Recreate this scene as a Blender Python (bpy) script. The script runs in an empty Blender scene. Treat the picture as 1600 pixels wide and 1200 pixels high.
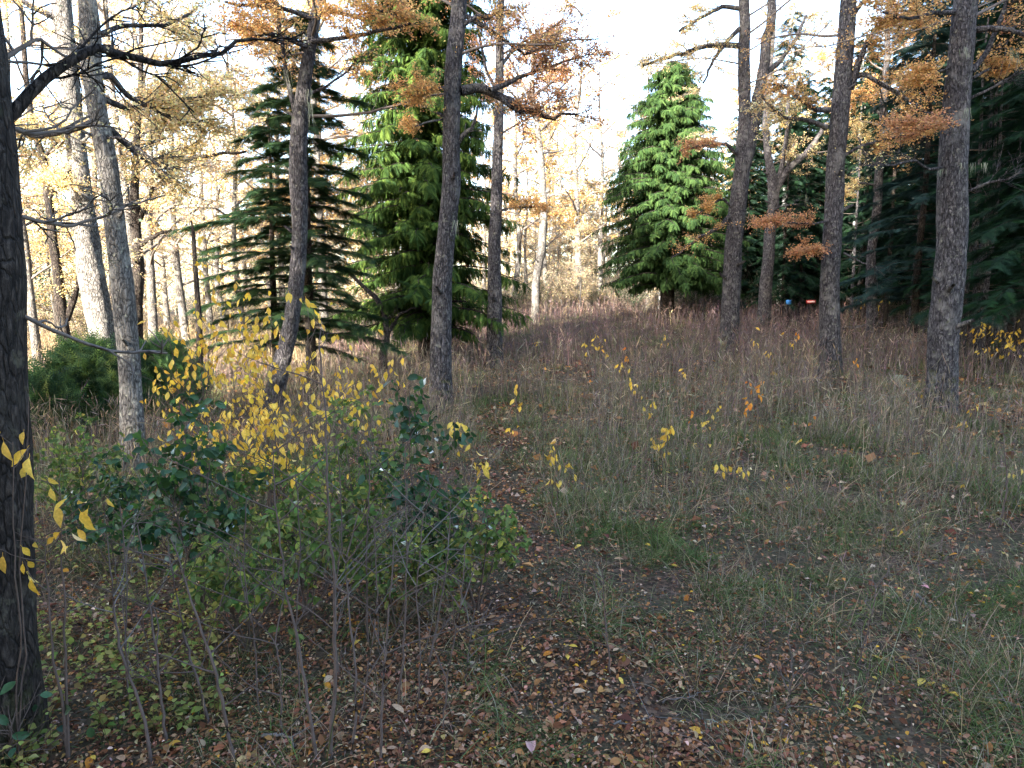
import bpy, math
import numpy as np
from mathutils import Vector, Matrix

# ------------------------------------------------------------------ camera, sky, sun, exposure
scene = bpy.context.scene
col = scene.collection
EYE = np.array([0.0, 0.0, 2.2])
PITCH = math.radians(7.0)
HFOV = math.radians(72.0)
FPX = 800.0 / math.tan(HFOV / 2)

cam_d = bpy.data.cameras.new("camera")
cam = bpy.data.objects.new("camera", cam_d)
col.objects.link(cam)
cam.location = EYE
cam.rotation_euler = (math.pi / 2 - PITCH, 0, 0)
cam_d.sensor_fit = 'HORIZONTAL'
cam_d.angle = HFOV
cam_d.clip_start = 0.05
cam_d.clip_end = 3000
scene.camera = cam

SUN_EL = math.radians(23.0)
SUN_AZ = (-0.50, -0.866)                     # where the sun stands, seen from above (x right, y away)
world = bpy.data.worlds.new("World")
scene.world = world
world.use_nodes = True
wn = world.node_tree
bg = wn.nodes["Background"]
sky = wn.nodes.new("ShaderNodeTexSky")
sky.sky_type = 'NISHITA'
sky.sun_disc = False
sky.sun_elevation = SUN_EL
sky.sun_rotation = math.atan2(SUN_AZ[0], SUN_AZ[1])
sky.dust_density = 2.0
sky.air_density = 1.0
wn.links.new(sky.outputs[0], bg.inputs[0])
bg.inputs[1].default_value = 0.15

sd = bpy.data.lights.new("sun", 'SUN')
sd.energy = 5.0
sd.angle = math.radians(0.6)
sd.color = (1.0, 0.93, 0.82)
sun = bpy.data.objects.new("sun", sd)
col.objects.link(sun)
SDIR = Vector((SUN_AZ[0] * math.cos(SUN_EL), SUN_AZ[1] * math.cos(SUN_EL), math.sin(SUN_EL)))
sun.rotation_euler = SDIR.to_track_quat('Z', 'Y').to_euler()
sun.location = (0, 0, 60)

vs = scene.view_settings
vs.view_transform = 'Standard'
vs.look = 'None'
vs.gamma = 1.0
vs.exposure = 3.15
scene.render.engine = 'CYCLES'
cy = scene.cycles
cy.max_bounces = 4
cy.diffuse_bounces = 2
cy.glossy_bounces = 2
cy.transmission_bounces = 3
cy.transparent_max_bounces = 4
cy.caustics_reflective = False
cy.caustics_refractive = False
cy.use_denoising = True
cy.use_adaptive_sampling = False

# ------------------------------------------------------------------ helpers
rng = np.random.default_rng(11)
CP, SP = math.cos(PITCH), math.sin(PITCH)
FWD = np.array([0, CP, -SP]); UP = np.array([0, SP, CP]); RT = np.array([1.0, 0, 0])

def unit(a):
    return a / np.maximum(np.linalg.norm(a, axis=-1, keepdims=True), 1e-9)

def hash2(i, j, s):
    h = np.sin(i * 127.1 + j * 311.7 + s * 74.7) * 43758.5453
    return h - np.floor(h)

def vn(x, y, sc, s=0):
    x = np.asarray(x, float) / sc; y = np.asarray(y, float) / sc
    i = np.floor(x); j = np.floor(y); fx = x - i; fy = y - j
    fx = fx * fx * (3 - 2 * fx); fy = fy * fy * (3 - 2 * fy)
    a = hash2(i, j, s); b = hash2(i + 1, j, s); c = hash2(i, j + 1, s); d = hash2(i + 1, j + 1, s)
    return a + (b - a) * fx + (c - a) * fy + (a - b - c + d) * fx * fy

def vn3(x, y, z, s=0):
    k = np.floor(z); f = z - k; f = f * f * (3 - 2 * f)
    return vn(x + k * 17.3, y + k * 9.1, 1, s) * (1 - f) + vn(x + (k + 1) * 17.3, y + (k + 1) * 9.1, 1, s) * f

ORD = ['first', 'second', 'third', 'fourth', 'fifth', 'sixth', 'seventh', 'eighth', 'ninth', 'tenth', 'eleventh', 'twelfth', 'thirteenth', 'fourteenth', 'fifteenth', 'sixteenth', 'seventeenth', 'eighteenth', 'nineteenth', 'twentieth', 'twenty-first', 'twenty-second', 'twenty-third', 'twenty-fourth', 'twenty-fifth', 'twenty-sixth', 'twenty-seventh', 'twenty-eighth']

def sstep(a, b, x):
    t = np.clip((x - a) / (b - a), 0, 1)
    return t * t * (3 - 2 * t)

def gz(x, y):
    """height of the ground: level by the camera, rising away on the right, flat clearing on the left"""
    x = np.asarray(x, float); y = np.asarray(y, float)
    r = 0.040 * (np.clip(y - 8, 0, 34) + 0.3 * np.clip(y - 42, 0, 60)) * sstep(-7, 2, x)
    r = r - .13 * np.exp(-(((x - 1.05) / .42) ** 2 + ((y - 3.62) / .16) ** 2))
    return r + 0.16 * (vn(x, y, 3.3, 1) - .5) + 0.07 * (vn(x, y, 1.1, 2) - .5) + 0.03 * (vn(x, y, .45, 3) - .5)

def ray(px, py):
    return FWD + (px - 800) / FPX * RT + (600 - py) / FPX * UP

def at(px, py, Y):
    d = ray(px, py)
    return EYE + d * (Y / d[1])

def on_ground(px, py):
    d = ray(px, py); t = 1.5
    while t < 200:
        p = EYE + d * t
        if p[2] <= gz(p[0], p[1]):
            break
        t += 0.02 + t * 0.002
    return np.array([p[0], p[1], float(gz(p[0], p[1]))])

def px_size(p, n):
    """length of n photo pixels at the distance of point p"""
    return n / FPX * float(np.dot(np.asarray(p) - EYE, FWD))

class G:
    """collects vertices, triangles and colours of one mesh"""
    def __init__(s): s.v = []; s.f = []; s.c = []; s.n = 0
    def add(s, VF, c=(.5, .5, .5)):
        V, F = VF
        V = V.reshape(-1, 3); F = F.reshape(-1, 3)
        if not len(V): return
        c = np.asarray(c, float)
        if c.ndim == 1: c = np.broadcast_to(c, V.shape)
        s.v.append(V); s.f.append(F + s.n); s.c.append(c); s.n += len(V)
    def merge(s, o, M=None, loc=(0, 0, 0)):
        V = np.concatenate(o.v); 
        if M is not None: V = V @ np.asarray(M).T
        s.add((V + np.asarray(loc), np.concatenate(o.f)), np.concatenate(o.c))

TRIS = {}
def mesh_of(name, g, mat, off=(0, 0, 0), smooth=True):
    V = np.concatenate(g.v) - np.asarray(off); F = np.concatenate(g.f); C = np.concatenate(g.c)
    me = bpy.data.meshes.new(name)
    me.vertices.add(len(V)); me.vertices.foreach_set('co', V.astype(np.float32).ravel())
    me.loops.add(len(F) * 3); me.loops.foreach_set('vertex_index', F.astype(np.int32).ravel())
    me.polygons.add(len(F)); me.polygons.foreach_set('loop_start', np.arange(len(F), dtype=np.int32) * 3)
    if smooth: me.polygons.foreach_set('use_smooth', np.ones(len(F), dtype=bool))
    a = me.attributes.new('Col', 'FLOAT_COLOR', 'POINT')
    a.data.foreach_set('color', np.concatenate([C, np.ones((len(C), 1))], 1).astype(np.float32).ravel())
    me.update(calc_edges=True)
    me.materials.append(mat)
    TRIS[name] = TRIS.get(name, 0) + len(F)
    return me

WL = {}
def tag(o, label=None, cat=None, group=None, kind=None):
    for k, v in (('label', label), ('category', cat), ('group', group), ('kind', kind)):
        if v: o[k] = v
    return o

def link(name, data, parent=None):
    o = bpy.data.objects.new(name, data); col.objects.link(o)
    if parent is not None: o.parent = parent
    return o

def root(name, label, cat, loc, group=None):
    o = link(name, None); o.location = [float(v) for v in loc]; o.empty_display_size = .2
    WL[o.name] = np.array(loc, float)
    return tag(o, label, cat, group)

def part(name, g, mat, parent=None, smooth=True):
    off = WL[parent.name] if parent is not None else np.zeros(3)
    o = link(name, mesh_of(name, g, mat, off, smooth), parent)
    WL[o.name] = off
    return o

def copy_tree(o, loc, rz=0, sc=1.0, label=None, group=None):
    def cp(a, p):
        c = a.copy(); col.objects.link(c); c.parent = p
        for ch in a.children: cp(ch, c)
        return c
    c = cp(o, None); c.location = [float(v) for v in loc]; c.rotation_euler = (0, 0, rz); c.scale = (sc, sc, sc)
    WL[c.name] = np.array(loc, float)
    return tag(c, label, None, group)

def gn_scatter(name, sources, pts, rz, sc, idx, mat, parent=None):
    """one object that draws copies of unlinked source meshes on points (for woods read as one mass)"""
    me = bpy.data.meshes.new(name); me.vertices.add(len(pts)); me.vertices.foreach_set('co', np.asarray(pts, np.float32).ravel())
    r = np.zeros((len(pts), 3), np.float32)
    if np.ndim(rz) == 2: r[:] = rz
    else: r[:, 2] = rz
    me.attributes.new('rot', 'FLOAT_VECTOR', 'POINT').data.foreach_set('vector', r.ravel())
    me.attributes.new('scl', 'FLOAT', 'POINT').data.foreach_set('value', np.asarray(sc, np.float32))
    me.attributes.new('idx', 'INT', 'POINT').data.foreach_set('value', np.asarray(idx, np.int32))
    o = link(name, me, parent)
    ng = bpy.data.node_groups.new(name, 'GeometryNodeTree')
    ng.interface.new_socket('Geometry', in_out='INPUT', socket_type='NodeSocketGeometry'); ng.interface.new_socket('Geometry', in_out='OUTPUT', socket_type='NodeSocketGeometry')
    gi = ng.nodes.new('NodeGroupInput'); go = ng.nodes.new('NodeGroupOutput'); jn = ng.nodes.new('GeometryNodeJoinGeometry')
    def attr(n, t):
        a = ng.nodes.new('GeometryNodeInputNamedAttribute'); a.data_type = t; a.inputs['Name'].default_value = n
        return a.outputs[0]
    for i, sm in enumerate(sources):
        so = bpy.data.objects.new(name + '_source', sm)
        oi = ng.nodes.new('GeometryNodeObjectInfo'); oi.inputs['Object'].default_value = so
        ip = ng.nodes.new('GeometryNodeInstanceOnPoints')
        cp = ng.nodes.new('FunctionNodeCompare'); cp.data_type = 'INT'; cp.operation = 'EQUAL'
        isk = [k for k in cp.inputs if k.type == 'INT']
        ng.links.new(attr('idx', 'INT'), isk[0]); isk[1].default_value = i
        ng.links.new(gi.outputs[0], ip.inputs['Points']); ng.links.new(cp.outputs[0], ip.inputs['Selection']); ng.links.new(oi.outputs['Geometry'], ip.inputs['Instance'])
        ng.links.new(attr('rot', 'FLOAT_VECTOR'), ip.inputs['Rotation']); ng.links.new(attr('scl', 'FLOAT'), ip.inputs['Scale'])
        ng.links.new(ip.outputs[0], jn.inputs[0])
    ng.links.new(jn.outputs[0], go.inputs[0])
    md = o.modifiers.new('scatter', 'NODES'); md.node_group = ng
    return o

# ---- shapes
def tubes(P, R, k, ref=(0, 0, 1)):
    P = np.asarray(P, float)
    if P.ndim == 2: P = P[None]
    m, n, _ = P.shape
    R = np.broadcast_to(np.asarray(R, float), (m, n))
    T = unit(np.gradient(P, axis=1))
    ref = np.broadcast_to(np.asarray(ref, float), T.shape).copy()
    par = np.abs((T * ref).sum(-1)) > .93
    ref[par] = (0.0, 1.0, 0.0)
    N = unit(np.cross(T, ref)); B = np.cross(T, N)
    a = np.arange(k) * 2 * np.pi / k
    V = P[:, :, None] + R[:, :, None, None] * (np.cos(a)[None, None, :, None] * N[:, :, None] + np.sin(a)[None, None, :, None] * B[:, :, None])
    i = np.arange(n - 1)[:, None] * k; j = np.arange(k)[None]; j2 = (j + 1) % k
    q = np.stack([np.stack([i + j, i + j2, i + k + j2], -1), np.stack([i + j, i + k + j2, i + k + j], -1)], 2).reshape(-1, 3)
    F = q[None] + (np.arange(m) * n * k)[:, None, None]
    return V.reshape(-1, 3), F.reshape(-1, 3)

def grow(P0, D0, L, n, wander=.15, bend=(0, 0, 0)):
    m = len(P0); P = np.zeros((m, n, 3)); P[:, 0] = P0; D = unit(np.array(D0, float))
    seg = (np.asarray(L) / (n - 1)).reshape(-1, 1) * np.ones((m, 1))
    for i in range(1, n):
        P[:, i] = P[:, i - 1] + D * seg
        D = unit(D + wander * rng.normal(size=(m, 3)) + np.asarray(bend))
    return P

def kids(P, k, tmin=.1, tmax=1.0):
    m, n, _ = P.shape
    t = rng.uniform(tmin, tmax, (m, k)); f = t * (n - 1); i = np.minimum(f.astype(int), n - 2); f = (f - i)[..., None]
    r = np.arange(m)[:, None]
    A = P[r, i]; B = P[r, i + 1]
    return (A + (B - A) * f).reshape(-1, 3), unit(B - A).reshape(-1, 3), t.ravel()

def spread(T, a0, a1, flat=1.0, up=0.0):
    R = rng.normal(size=T.shape); R[:, 2] *= flat
    R = unit(R - T * (R * T).sum(-1, keepdims=True))
    a = rng.uniform(a0, a1, (len(T), 1))
    D = np.cos(a) * T + np.sin(a) * R
    D[:, 2] = D[:, 2] * (0.5 + 0.5 * flat) + up
    return unit(D)

def inst(tm, pos, D, N, sx, sy, sz=None):
    """copies of a small template: x across, y along D, z along N"""
    tv, tf = tm
    D = unit(D); X = unit(np.cross(D, N)); Z = np.cross(X, D)
    n = len(pos)
    sx = np.broadcast_to(np.asarray(sx, float), n)[:, None, None]; sy = np.broadcast_to(np.asarray(sy, float), n)[:, None, None]
    sz = sy if sz is None else np.broadcast_to(np.asarray(sz, float), n)[:, None, None]
    V = pos[:, None] + tv[None, :, 0:1] * sx * X[:, None] + tv[None, :, 1:2] * sy * D[:, None] + tv[None, :, 2:3] * sz * Z[:, None]
    F = tf[None] + (np.arange(n) * len(tv))[:, None, None]
    return V.reshape(-1, 3), F.reshape(-1, 3)

def eulers(D, N):
    """XYZ angles that turn a template's y to D and its z near N"""
    D = unit(D); X = unit(np.cross(D, N)); Z = np.cross(X, D)
    return np.stack([np.arctan2(D[:, 2], Z[:, 2]), -np.arcsin(np.clip(X[:, 2], -1, 1)), np.arctan2(X[:, 1], X[:, 0])], 1)

def pal(n, cols, jit=.18, w=None, rep=1):
    cols = np.asarray(cols, float)
    c = cols[rng.choice(len(cols), n, p=w)] * np.exp(rng.normal(0, jit, (n, 1))) * np.exp(rng.normal(0, jit * .35, (n, 3)))
    return np.repeat(np.clip(c, 0, .9), rep, 0)

def arr(v, f): return np.array(v, float), np.array(f, int)
DIAMOND = arr([(0, 0, 0), (.5, .45, .12), (0, 1, -.05), (-.5, .45, .12)], [(0, 1, 2), (0, 2, 3)])
OVAL = arr([(0, 0, 0), (.38, .28, .1), (.42, .6, .12), (0, 1, -.12), (-.42, .6, .12), (-.38, .28, .1), (0, .5, 0)],
           [(0, 1, 6), (1, 2, 6), (2, 3, 6), (3, 4, 6), (4, 5, 6), (5, 0, 6)])
BLADE4 = arr([(-.5, 0, 0), (.5, 0, 0), (-.48, .3, .05), (.48, .3, .05), (-.4, .6, .22), (.4, .6, .22), (-.25, .85, .5), (.25, .85, .5), (0, 1, .85)], [(0, 1, 3), (0, 3, 2), (2, 3, 5), (2, 5, 4), (4, 5, 7), (4, 7, 6), (6, 7, 8)])
BLADE = arr([(-.5, 0, 0), (.5, 0, 0), (-.38, .5, .12), (.38, .5, .12), (0, 1, .5)], [(0, 1, 3), (0, 3, 2), (2, 3, 4)])

def frond(pairs, droop, ll, lw, ang, curl):
    v = []; f = []
    for i in range(pairs):
        y = .06 + .86 * i / (pairs - 1); z = -droop * y * y
        L = ll * (1 - .62 * y) * (.75 if i == 0 else 1)
        for s in (-1, 1):
            dx, dy = s * math.sin(ang) * L, math.cos(ang) * L
            b = len(v)
            v += [(0, y, z), (dx * .5 + .5 * lw * math.cos(ang), y + dy * .5 - s * 0 - lw * .5, z - curl * L * .3), (dx, y + dy, z - curl * L),
                  (dx * .5 - s * lw * .3, y + dy * .5 + lw * .6, z - curl * L * .25)]
            f += [(b, b + 1, b + 2), (b, b + 2, b + 3)]
    b = len(v)
    v += [(-.02, 0, 0), (.02, 0, 0), (.045, .8, -droop * .64), (0, 1.08, -droop * 1.15), (-.045, .8, -droop * .64)]
    f += [(b, b + 1, b + 2), (b, b + 2, b + 4), (b + 4, b + 2, b + 3)]
    return arr(v, f)
CEDAR = frond(6, .55, .40, .11, .75, .45)
CEDARS = [frond(9, d, .42, .055, a, c) for d, a, c in ((.35, .7, .3), (.75, .8, .6), (.1, .65, .5), (.5, .95, .2))]
def comb(pairs, ll, lw, droop):
    v = []; f = []
    for i in range(pairs):
        y = .04 + .88 * i / (pairs - 1); z = -droop * y * y
        L = ll * (1 - .6 * y)
        for s in (-1, 1):
            b = len(v)
            v += [(0, y - lw, z), (0, y + lw, z), (s * L * .8, y + L * .62, z - .08 * L)]
            f += [(b, b + 1, b + 2)]
    b = len(v); v += [(-.02, 0, 0), (.02, 0, 0), (0, 1.1, -droop * 1.2)]; f += [(b, b + 1, b + 2)]
    return arr(v, f)
FIR = comb(9, .46, .052, .15)
FIRS = [comb(14, .44, .024, d) for d in (.1, .25, -.08, .4)]
PINE = comb(7, .5, .032, -.1)

# ---- materials
def mat_new(name):
    m = bpy.data.materials.new(name); m.use_nodes = True
    nt = m.node_tree; nt.nodes.clear()
    out = nt.nodes.new("ShaderNodeOutputMaterial")
    def N(t, **kw):
        n = nt.nodes.new(t)
        for k, v in kw.items(): setattr(n, k, v)
        return n
    def L(a, b): nt.links.new(a, b)
    return m, N, L, out

def foliage_mat(name, transl=.35, gloss=0.0, rough=.4, base=None, var=0.0):
    """leaf: diffuse and light shining through, a little gloss; colour from the mesh, or a base colour varied per leaf"""
    m, N, L, out = mat_new(name)
    if base is None:
        a = N("ShaderNodeAttribute", attribute_name='Col'); c = a.outputs['Color']
    else:
        oi = N("ShaderNodeObjectInfo"); cr = N("ShaderNodeValToRGB")
        e = cr.color_ramp.elements
        while len(e) < len(base): e.new(.5)
        for i, b in enumerate(base):
            e[i].position = i / max(1, len(base) - 1); e[i].color = (*b, 1)
        L(oi.outputs['Random'], cr.inputs[0])
        tc = N("ShaderNodeTexCoord"); nz = N("ShaderNodeTexNoise"); nz.inputs['Scale'].default_value = 5.0; nz.inputs['Detail'].default_value = 4
        L(tc.outputs['Object'], nz.inputs['Vector'])
        mr = N("ShaderNodeMapRange"); mr.inputs[1].default_value = .3; mr.inputs[2].default_value = .7; mr.inputs[3].default_value = .72; mr.inputs[4].default_value = 1.18
        L(nz.outputs['Fac'], mr.inputs[0])
        mx = N("ShaderNodeMix", data_type='RGBA', blend_type='MULTIPLY'); mx.inputs[0].default_value = 1
        L(cr.outputs[0], mx.inputs[6]); L(mr.outputs[0], mx.inputs[7]); c = mx.outputs[2]
    d = N("ShaderNodeBsdfDiffuse"); t = N("ShaderNodeBsdfTranslucent"); s = N("ShaderNodeMixShader"); s.inputs[0].default_value = transl
    L(c, d.inputs[0]); L(c, t.inputs[0]); L(d.outputs[0], s.inputs[1]); L(t.outputs[0], s.inputs[2])
    sh = s.outputs[0]
    if gloss:
        gl = N("ShaderNodeBsdfGlossy"); gl.inputs['Roughness'].default_value = rough; gl.inputs[0].default_value = (1, 1, 1, 1)
        fr = N("ShaderNodeFresnel"); fr.inputs[0].default_value = 1.45
        mm = N("ShaderNodeMath", operation='MULTIPLY'); mm.inputs[1].default_value = gloss; L(fr.outputs[0], mm.inputs[0])
        s2 = N("ShaderNodeMixShader"); L(mm.outputs[0], s2.inputs[0]); L(sh, s2.inputs[1]); L(gl.outputs[0], s2.inputs[2]); sh = s2.outputs[0]
    L(sh, out.inputs[0])
    return m

def bark_mat(name, dark, mid, light, lichen, scale=1.0, moss=0.0, bump=.6):
    m, N, L, out = mat_new(name)
    tc = N("ShaderNodeTexCoord")
    mp = N("ShaderNodeMapping"); mp.inputs['Scale'].default_value = (scale, scale, scale * .32); L(tc.outputs['Object'], mp.inputs[0])
    vo = N("ShaderNodeTexVoronoi", feature='DISTANCE_TO_EDGE'); vo.inputs['Scale'].default_value = 26; vo.inputs['Randomness'].default_value = 1
    nz0 = N("ShaderNodeTexNoise"); nz0.inputs['Scale'].default_value = 9; nz0.inputs['Detail'].default_value = 5
    L(mp.outputs[0], nz0.inputs['Vector'])
    ad = N("ShaderNodeMix", data_type='RGBA', blend_type='LINEAR_LIGHT'); ad.inputs[0].default_value = .06
    L(mp.outputs[0], ad.inputs[6]); L(nz0.outputs['Color'], ad.inputs[7])
    L(ad.outputs[2], vo.inputs['Vector'])
    n1 = N("ShaderNodeTexNoise"); n1.inputs['Scale'].default_value = 40; n1.inputs['Detail'].default_value = 6; n1.inputs['Roughness'].default_value = .7
    L(mp.outputs[0], n1.inputs['Vector'])
    n2 = N("ShaderNodeTexNoise"); n2.inputs['Scale'].default_value = 3.2; n2.inputs['Detail'].default_value = 5; n2.inputs['Roughness'].default_value = .65
    L(tc.outputs['Object'], n2.inputs['Vector'])
    cr = N("ShaderNodeValToRGB"); e = cr.color_ramp.elements
    e[0].position = .34; e[0].color = (*dark, 1); e[1].position = .68; e[1].color = (*light, 1); k = e.new(.5); k.color = (*mid, 1)
    L(n1.outputs['Fac'], cr.inputs[0])
    ed = N("ShaderNodeMapRange"); ed.inputs[1].default_value = 0; ed.inputs[2].default_value = .14; ed.inputs[3].default_value = .28; ed.inputs[4].default_value = 1
    L(vo.outputs['Distance'], ed.inputs[0])
    mu = N("ShaderNodeMix", data_type='RGBA', blend_type='MULTIPLY'); mu.inputs[0].default_value = 1; L(cr.outputs[0], mu.inputs[6]); L(ed.outputs[0], mu.inputs[7])
    # patches of pale lichen and, where asked, moss
    lr = N("ShaderNodeMapRange"); lr.inputs[1].default_value = .52; lr.inputs[2].default_value = .68; lr.inputs[3].default_value = 0; lr.inputs[4].default_value = .65; L(n2.outputs['Fac'], lr.inputs[0])
    li = N("ShaderNodeMix", data_type='RGBA'); L(lr.outputs[0], li.inputs[0]); L(mu.outputs[2], li.inputs[6]); li.inputs[7].default_value = (*lichen, 1)
    n4 = N("ShaderNodeTexNoise"); n4.inputs['Scale'].default_value = 13; n4.inputs['Detail'].default_value = 4; n4.inputs['Roughness'].default_value = .6; L(tc.outputs['Object'], n4.inputs['Vector'])
    l4 = N("ShaderNodeMapRange"); l4.inputs[1].default_value = .60; l4.inputs[2].default_value = .68; l4.inputs[3].default_value = 0; l4.inputs[4].default_value = .6; L(n4.outputs['Fac'], l4.inputs[0])
    m4 = N("ShaderNodeMix", data_type='RGBA'); L(l4.outputs[0], m4.inputs[0]); L(li.outputs[2], m4.inputs[6]); m4.inputs[7].default_value = (lichen[0] * 1.35, lichen[1] * 1.38, lichen[2] * 1.2, 1)
    c = m4.outputs[2]
    if moss:
        n3 = N("ShaderNodeTexNoise"); n3.inputs['Scale'].default_value = 6; n3.inputs['Detail'].default_value = 6; n3.inputs['Roughness'].default_value = .7; L(tc.outputs['Object'], n3.inputs['Vector'])
        sx = N("ShaderNodeSeparateXYZ"); L(tc.outputs['Object'], sx.inputs[0])
        hz = N("ShaderNodeMapRange"); hz.inputs[1].default_value = 0; hz.inputs[2].default_value = 1.1; hz.inputs[3].default_value = .16; hz.inputs[4].default_value = 0; L(sx.outputs[2], hz.inputs[0])
        sm = N("ShaderNodeMath", operation='ADD'); L(n3.outputs['Fac'], sm.inputs[0]); L(hz.outputs[0], sm.inputs[1])
        mr = N("ShaderNodeMapRange"); mr.inputs[1].default_value = .62; mr.inputs[2].default_value = .7; mr.inputs[3].default_value = 0; mr.inputs[4].default_value = moss; L(sm.outputs[0], mr.inputs[0])
        ms = N("ShaderNodeMix", data_type='RGBA'); L(mr.outputs[0], ms.inputs[0]); L(c, ms.inputs[6]); ms.inputs[7].default_value = (.06, .07, .015, 1); c = ms.outputs[2]
    b = N("ShaderNodeBsdfPrincipled"); b.inputs['Roughness'].default_value = .9; b.inputs['Specular IOR Level'].default_value = .2
    L(c, b.inputs['Base Color'])
    h = N("ShaderNodeMath", operation='MULTIPLY'); L(ed.outputs[0], h.inputs[0]); L(n1.outputs['Fac'], h.inputs[1])
    bp = N("ShaderNodeBump"); bp.inputs['Strength'].default_value = bump; bp.inputs['Distance'].default_value = .06; L(h.outputs[0], bp.inputs['Height']); L(bp.outputs[0], b.inputs['Normal'])
    L(b.outputs[0], out.inputs[0])
    return m

def plain_mat(name, c, rough=.8, noise=.25, scale=20):
    m, N, L, out = mat_new(name)
    b = N("ShaderNodeBsdfPrincipled"); b.inputs['Roughness'].default_value = rough; b.inputs['Specular IOR Level'].default_value = .2
    tc = N("ShaderNodeTexCoord"); nz = N("ShaderNodeTexNoise"); nz.inputs['Scale'].default_value = scale; nz.inputs['Detail'].default_value = 5
    L(tc.outputs['Object'], nz.inputs['Vector'])
    mr = N("ShaderNodeMapRange"); mr.inputs[1].default_value = .3; mr.inputs[2].default_value = .7; mr.inputs[3].default_value = 1 - noise; mr.inputs[4].default_value = 1 + noise; L(nz.outputs['Fac'], mr.inputs[0])
    mx = N("ShaderNodeMix", data_type='RGBA', blend_type='MULTIPLY'); mx.inputs[0].default_value = 1; mx.inputs[6].default_value = (*c, 1); L(mr.outputs[0], mx.inputs[7])
    L(mx.outputs[2], b.inputs['Base Color'])
    bp = N("ShaderNodeBump"); bp.inputs['Strength'].default_value = .4; bp.inputs['Distance'].default_value = .004; L(nz.outputs['Fac'], bp.inputs['Height']); L(bp.outputs[0], b.inputs['Normal'])
    L(b.outputs[0], out.inputs[0])
    return m

def ground_mat():
    m, N, L, out = mat_new('forest_floor')
    tc = N("ShaderNodeTexCoord")
    vo = N("ShaderNodeTexVoronoi"); vo.inputs['Scale'].default_value = 34; L(tc.outputs['Object'], vo.inputs['Vector'])
    sp = N("ShaderNodeSeparateColor"); L(vo.outputs['Color'], sp.inputs[0])
    cr = N("ShaderNodeValToRGB"); e = cr.color_ramp.elements
    for i, (p, c) in enumerate([(0, (.018, .012, .009)), (.35, (.045, .025, .018)), (.6, (.08, .043, .03)), (.8, (.11, .06, .038)), (1, (.17, .11, .08))]):
        k = e[i] if i < 2 else e.new(p)
        k.position = p; k.color = (*c, 1)
    L(sp.outputs[0], cr.inputs[0])
    nz = N("ShaderNodeTexNoise"); nz.inputs['Scale'].default_value = .9; nz.inputs['Detail'].default_value = 8; nz.inputs['Roughness'].default_value = .65; L(tc.outputs['Object'], nz.inputs['Vector'])
    mr = N("ShaderNodeMapRange"); mr.inputs[1].default_value = .42; mr.inputs[2].default_value = .6; mr.inputs[3].default_value = .15; mr.inputs[4].default_value = .85; L(nz.outputs['Fac'], mr.inputs[0])
    n2 = N("ShaderNodeTexNoise"); n2.inputs['Scale'].default_value = 45; n2.inputs['Detail'].default_value = 6; L(tc.outputs['Object'], n2.inputs['Vector'])
    c2 = N("ShaderNodeValToRGB"); e2 = c2.color_ramp.elements; e2[0].position = .3; e2[0].color = (.018, .02, .01, 1); e2[1].position = .7; e2[1].color = (.085, .075, .042, 1); L(n2.outputs['Fac'], c2.inputs[0])
    mx = N("ShaderNodeMix", data_type='RGBA'); L(mr.outputs[0], mx.inputs[0]); L(cr.outputs[0], mx.inputs[6]); L(c2.outputs[0], mx.inputs[7])
    b = N("ShaderNodeBsdfPrincipled"); b.inputs['Roughness'].default_value = .95; b.inputs['Specular IOR Level'].default_value = .1; L(mx.outputs[2], b.inputs['Base Color'])
    hs = N("ShaderNodeMath", operation='ADD'); L(n2.outputs['Fac'], hs.inputs[0]); L(sp.outputs[1], hs.inputs[1])
    bp = N("ShaderNodeBump"); bp.inputs['Strength'].default_value = .8; bp.inputs['Distance'].default_value = .03; L(hs.outputs[0], bp.inputs['Height']); L(bp.outputs[0], b.inputs['Normal'])
    L(b.outputs[0], out.inputs[0])
    return m

M_BARK = bark_mat('beech_bark', (.016, .0145, .0155), (.06, .054, .057), (.175, .16, .163), (.175, .165, .152), .8, .5, 1.0)
M_BARK_PALE = bark_mat('pale_bark', (.055, .05, .045), (.14, .128, .118), (.28, .26, .235), (.34, .32, .28), 1.0, .35, .8)
M_BARK_DARK = bark_mat('dark_bark', (.012, .009, .008), (.034, .026, .022), (.1, .08, .068), (.085, .074, .06), .9, .3, 1.0)
M_TWIG = plain_mat('twig_bark', (.11, .09, .078))
M_TWIG_GREY = plain_mat('grey_twig', (.12, .102, .09))
M_STEM = plain_mat('sapling_bark', (.085, .062, .052))
M_FOL = foliage_mat('autumn_foliage', .5)
M_CON = foliage_mat('conifer_foliage', .25)
M_GRASS = foliage_mat('grass_blades', .3)
M_LITTER = foliage_mat('leaf_litter', .15)
M_YEL = foliage_mat('yellow_leaf', .4, .15, .5, base=[(.72, .44, .05), (.84, .56, .09), (.88, .63, .13), (.82, .53, .07), (.6, .32, .05), (.85, .6, .12)])
M_ORG = foliage_mat('orange_leaf', .4, .15, .5, base=[(.55, .2, .03), (.68, .3, .04), (.5, .14, .03)])
M_EVG = foliage_mat('evergreen_leaf', .15, .45, .5, base=[(.026, .068, .036), (.045, .1, .036), (.02, .054, .038), (.07, .125, .03)])
M_LEAFY = foliage_mat('green_leaf', .3, .3, .5, base=[(.09, .15, .04), (.15, .2, .05), (.065, .115, .04), (.28, .28, .06)])
M_DRY = foliage_mat('fallen_leaf', .15, .2, .5, base=[(.36, .19, .095), (.44, .28, .16), (.2, .07, .035), (.46, .32, .2), (.4, .21, .11)])
M_LICHEN = foliage_mat('lichen', .3)
rng = np.random.default_rng(101)
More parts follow.
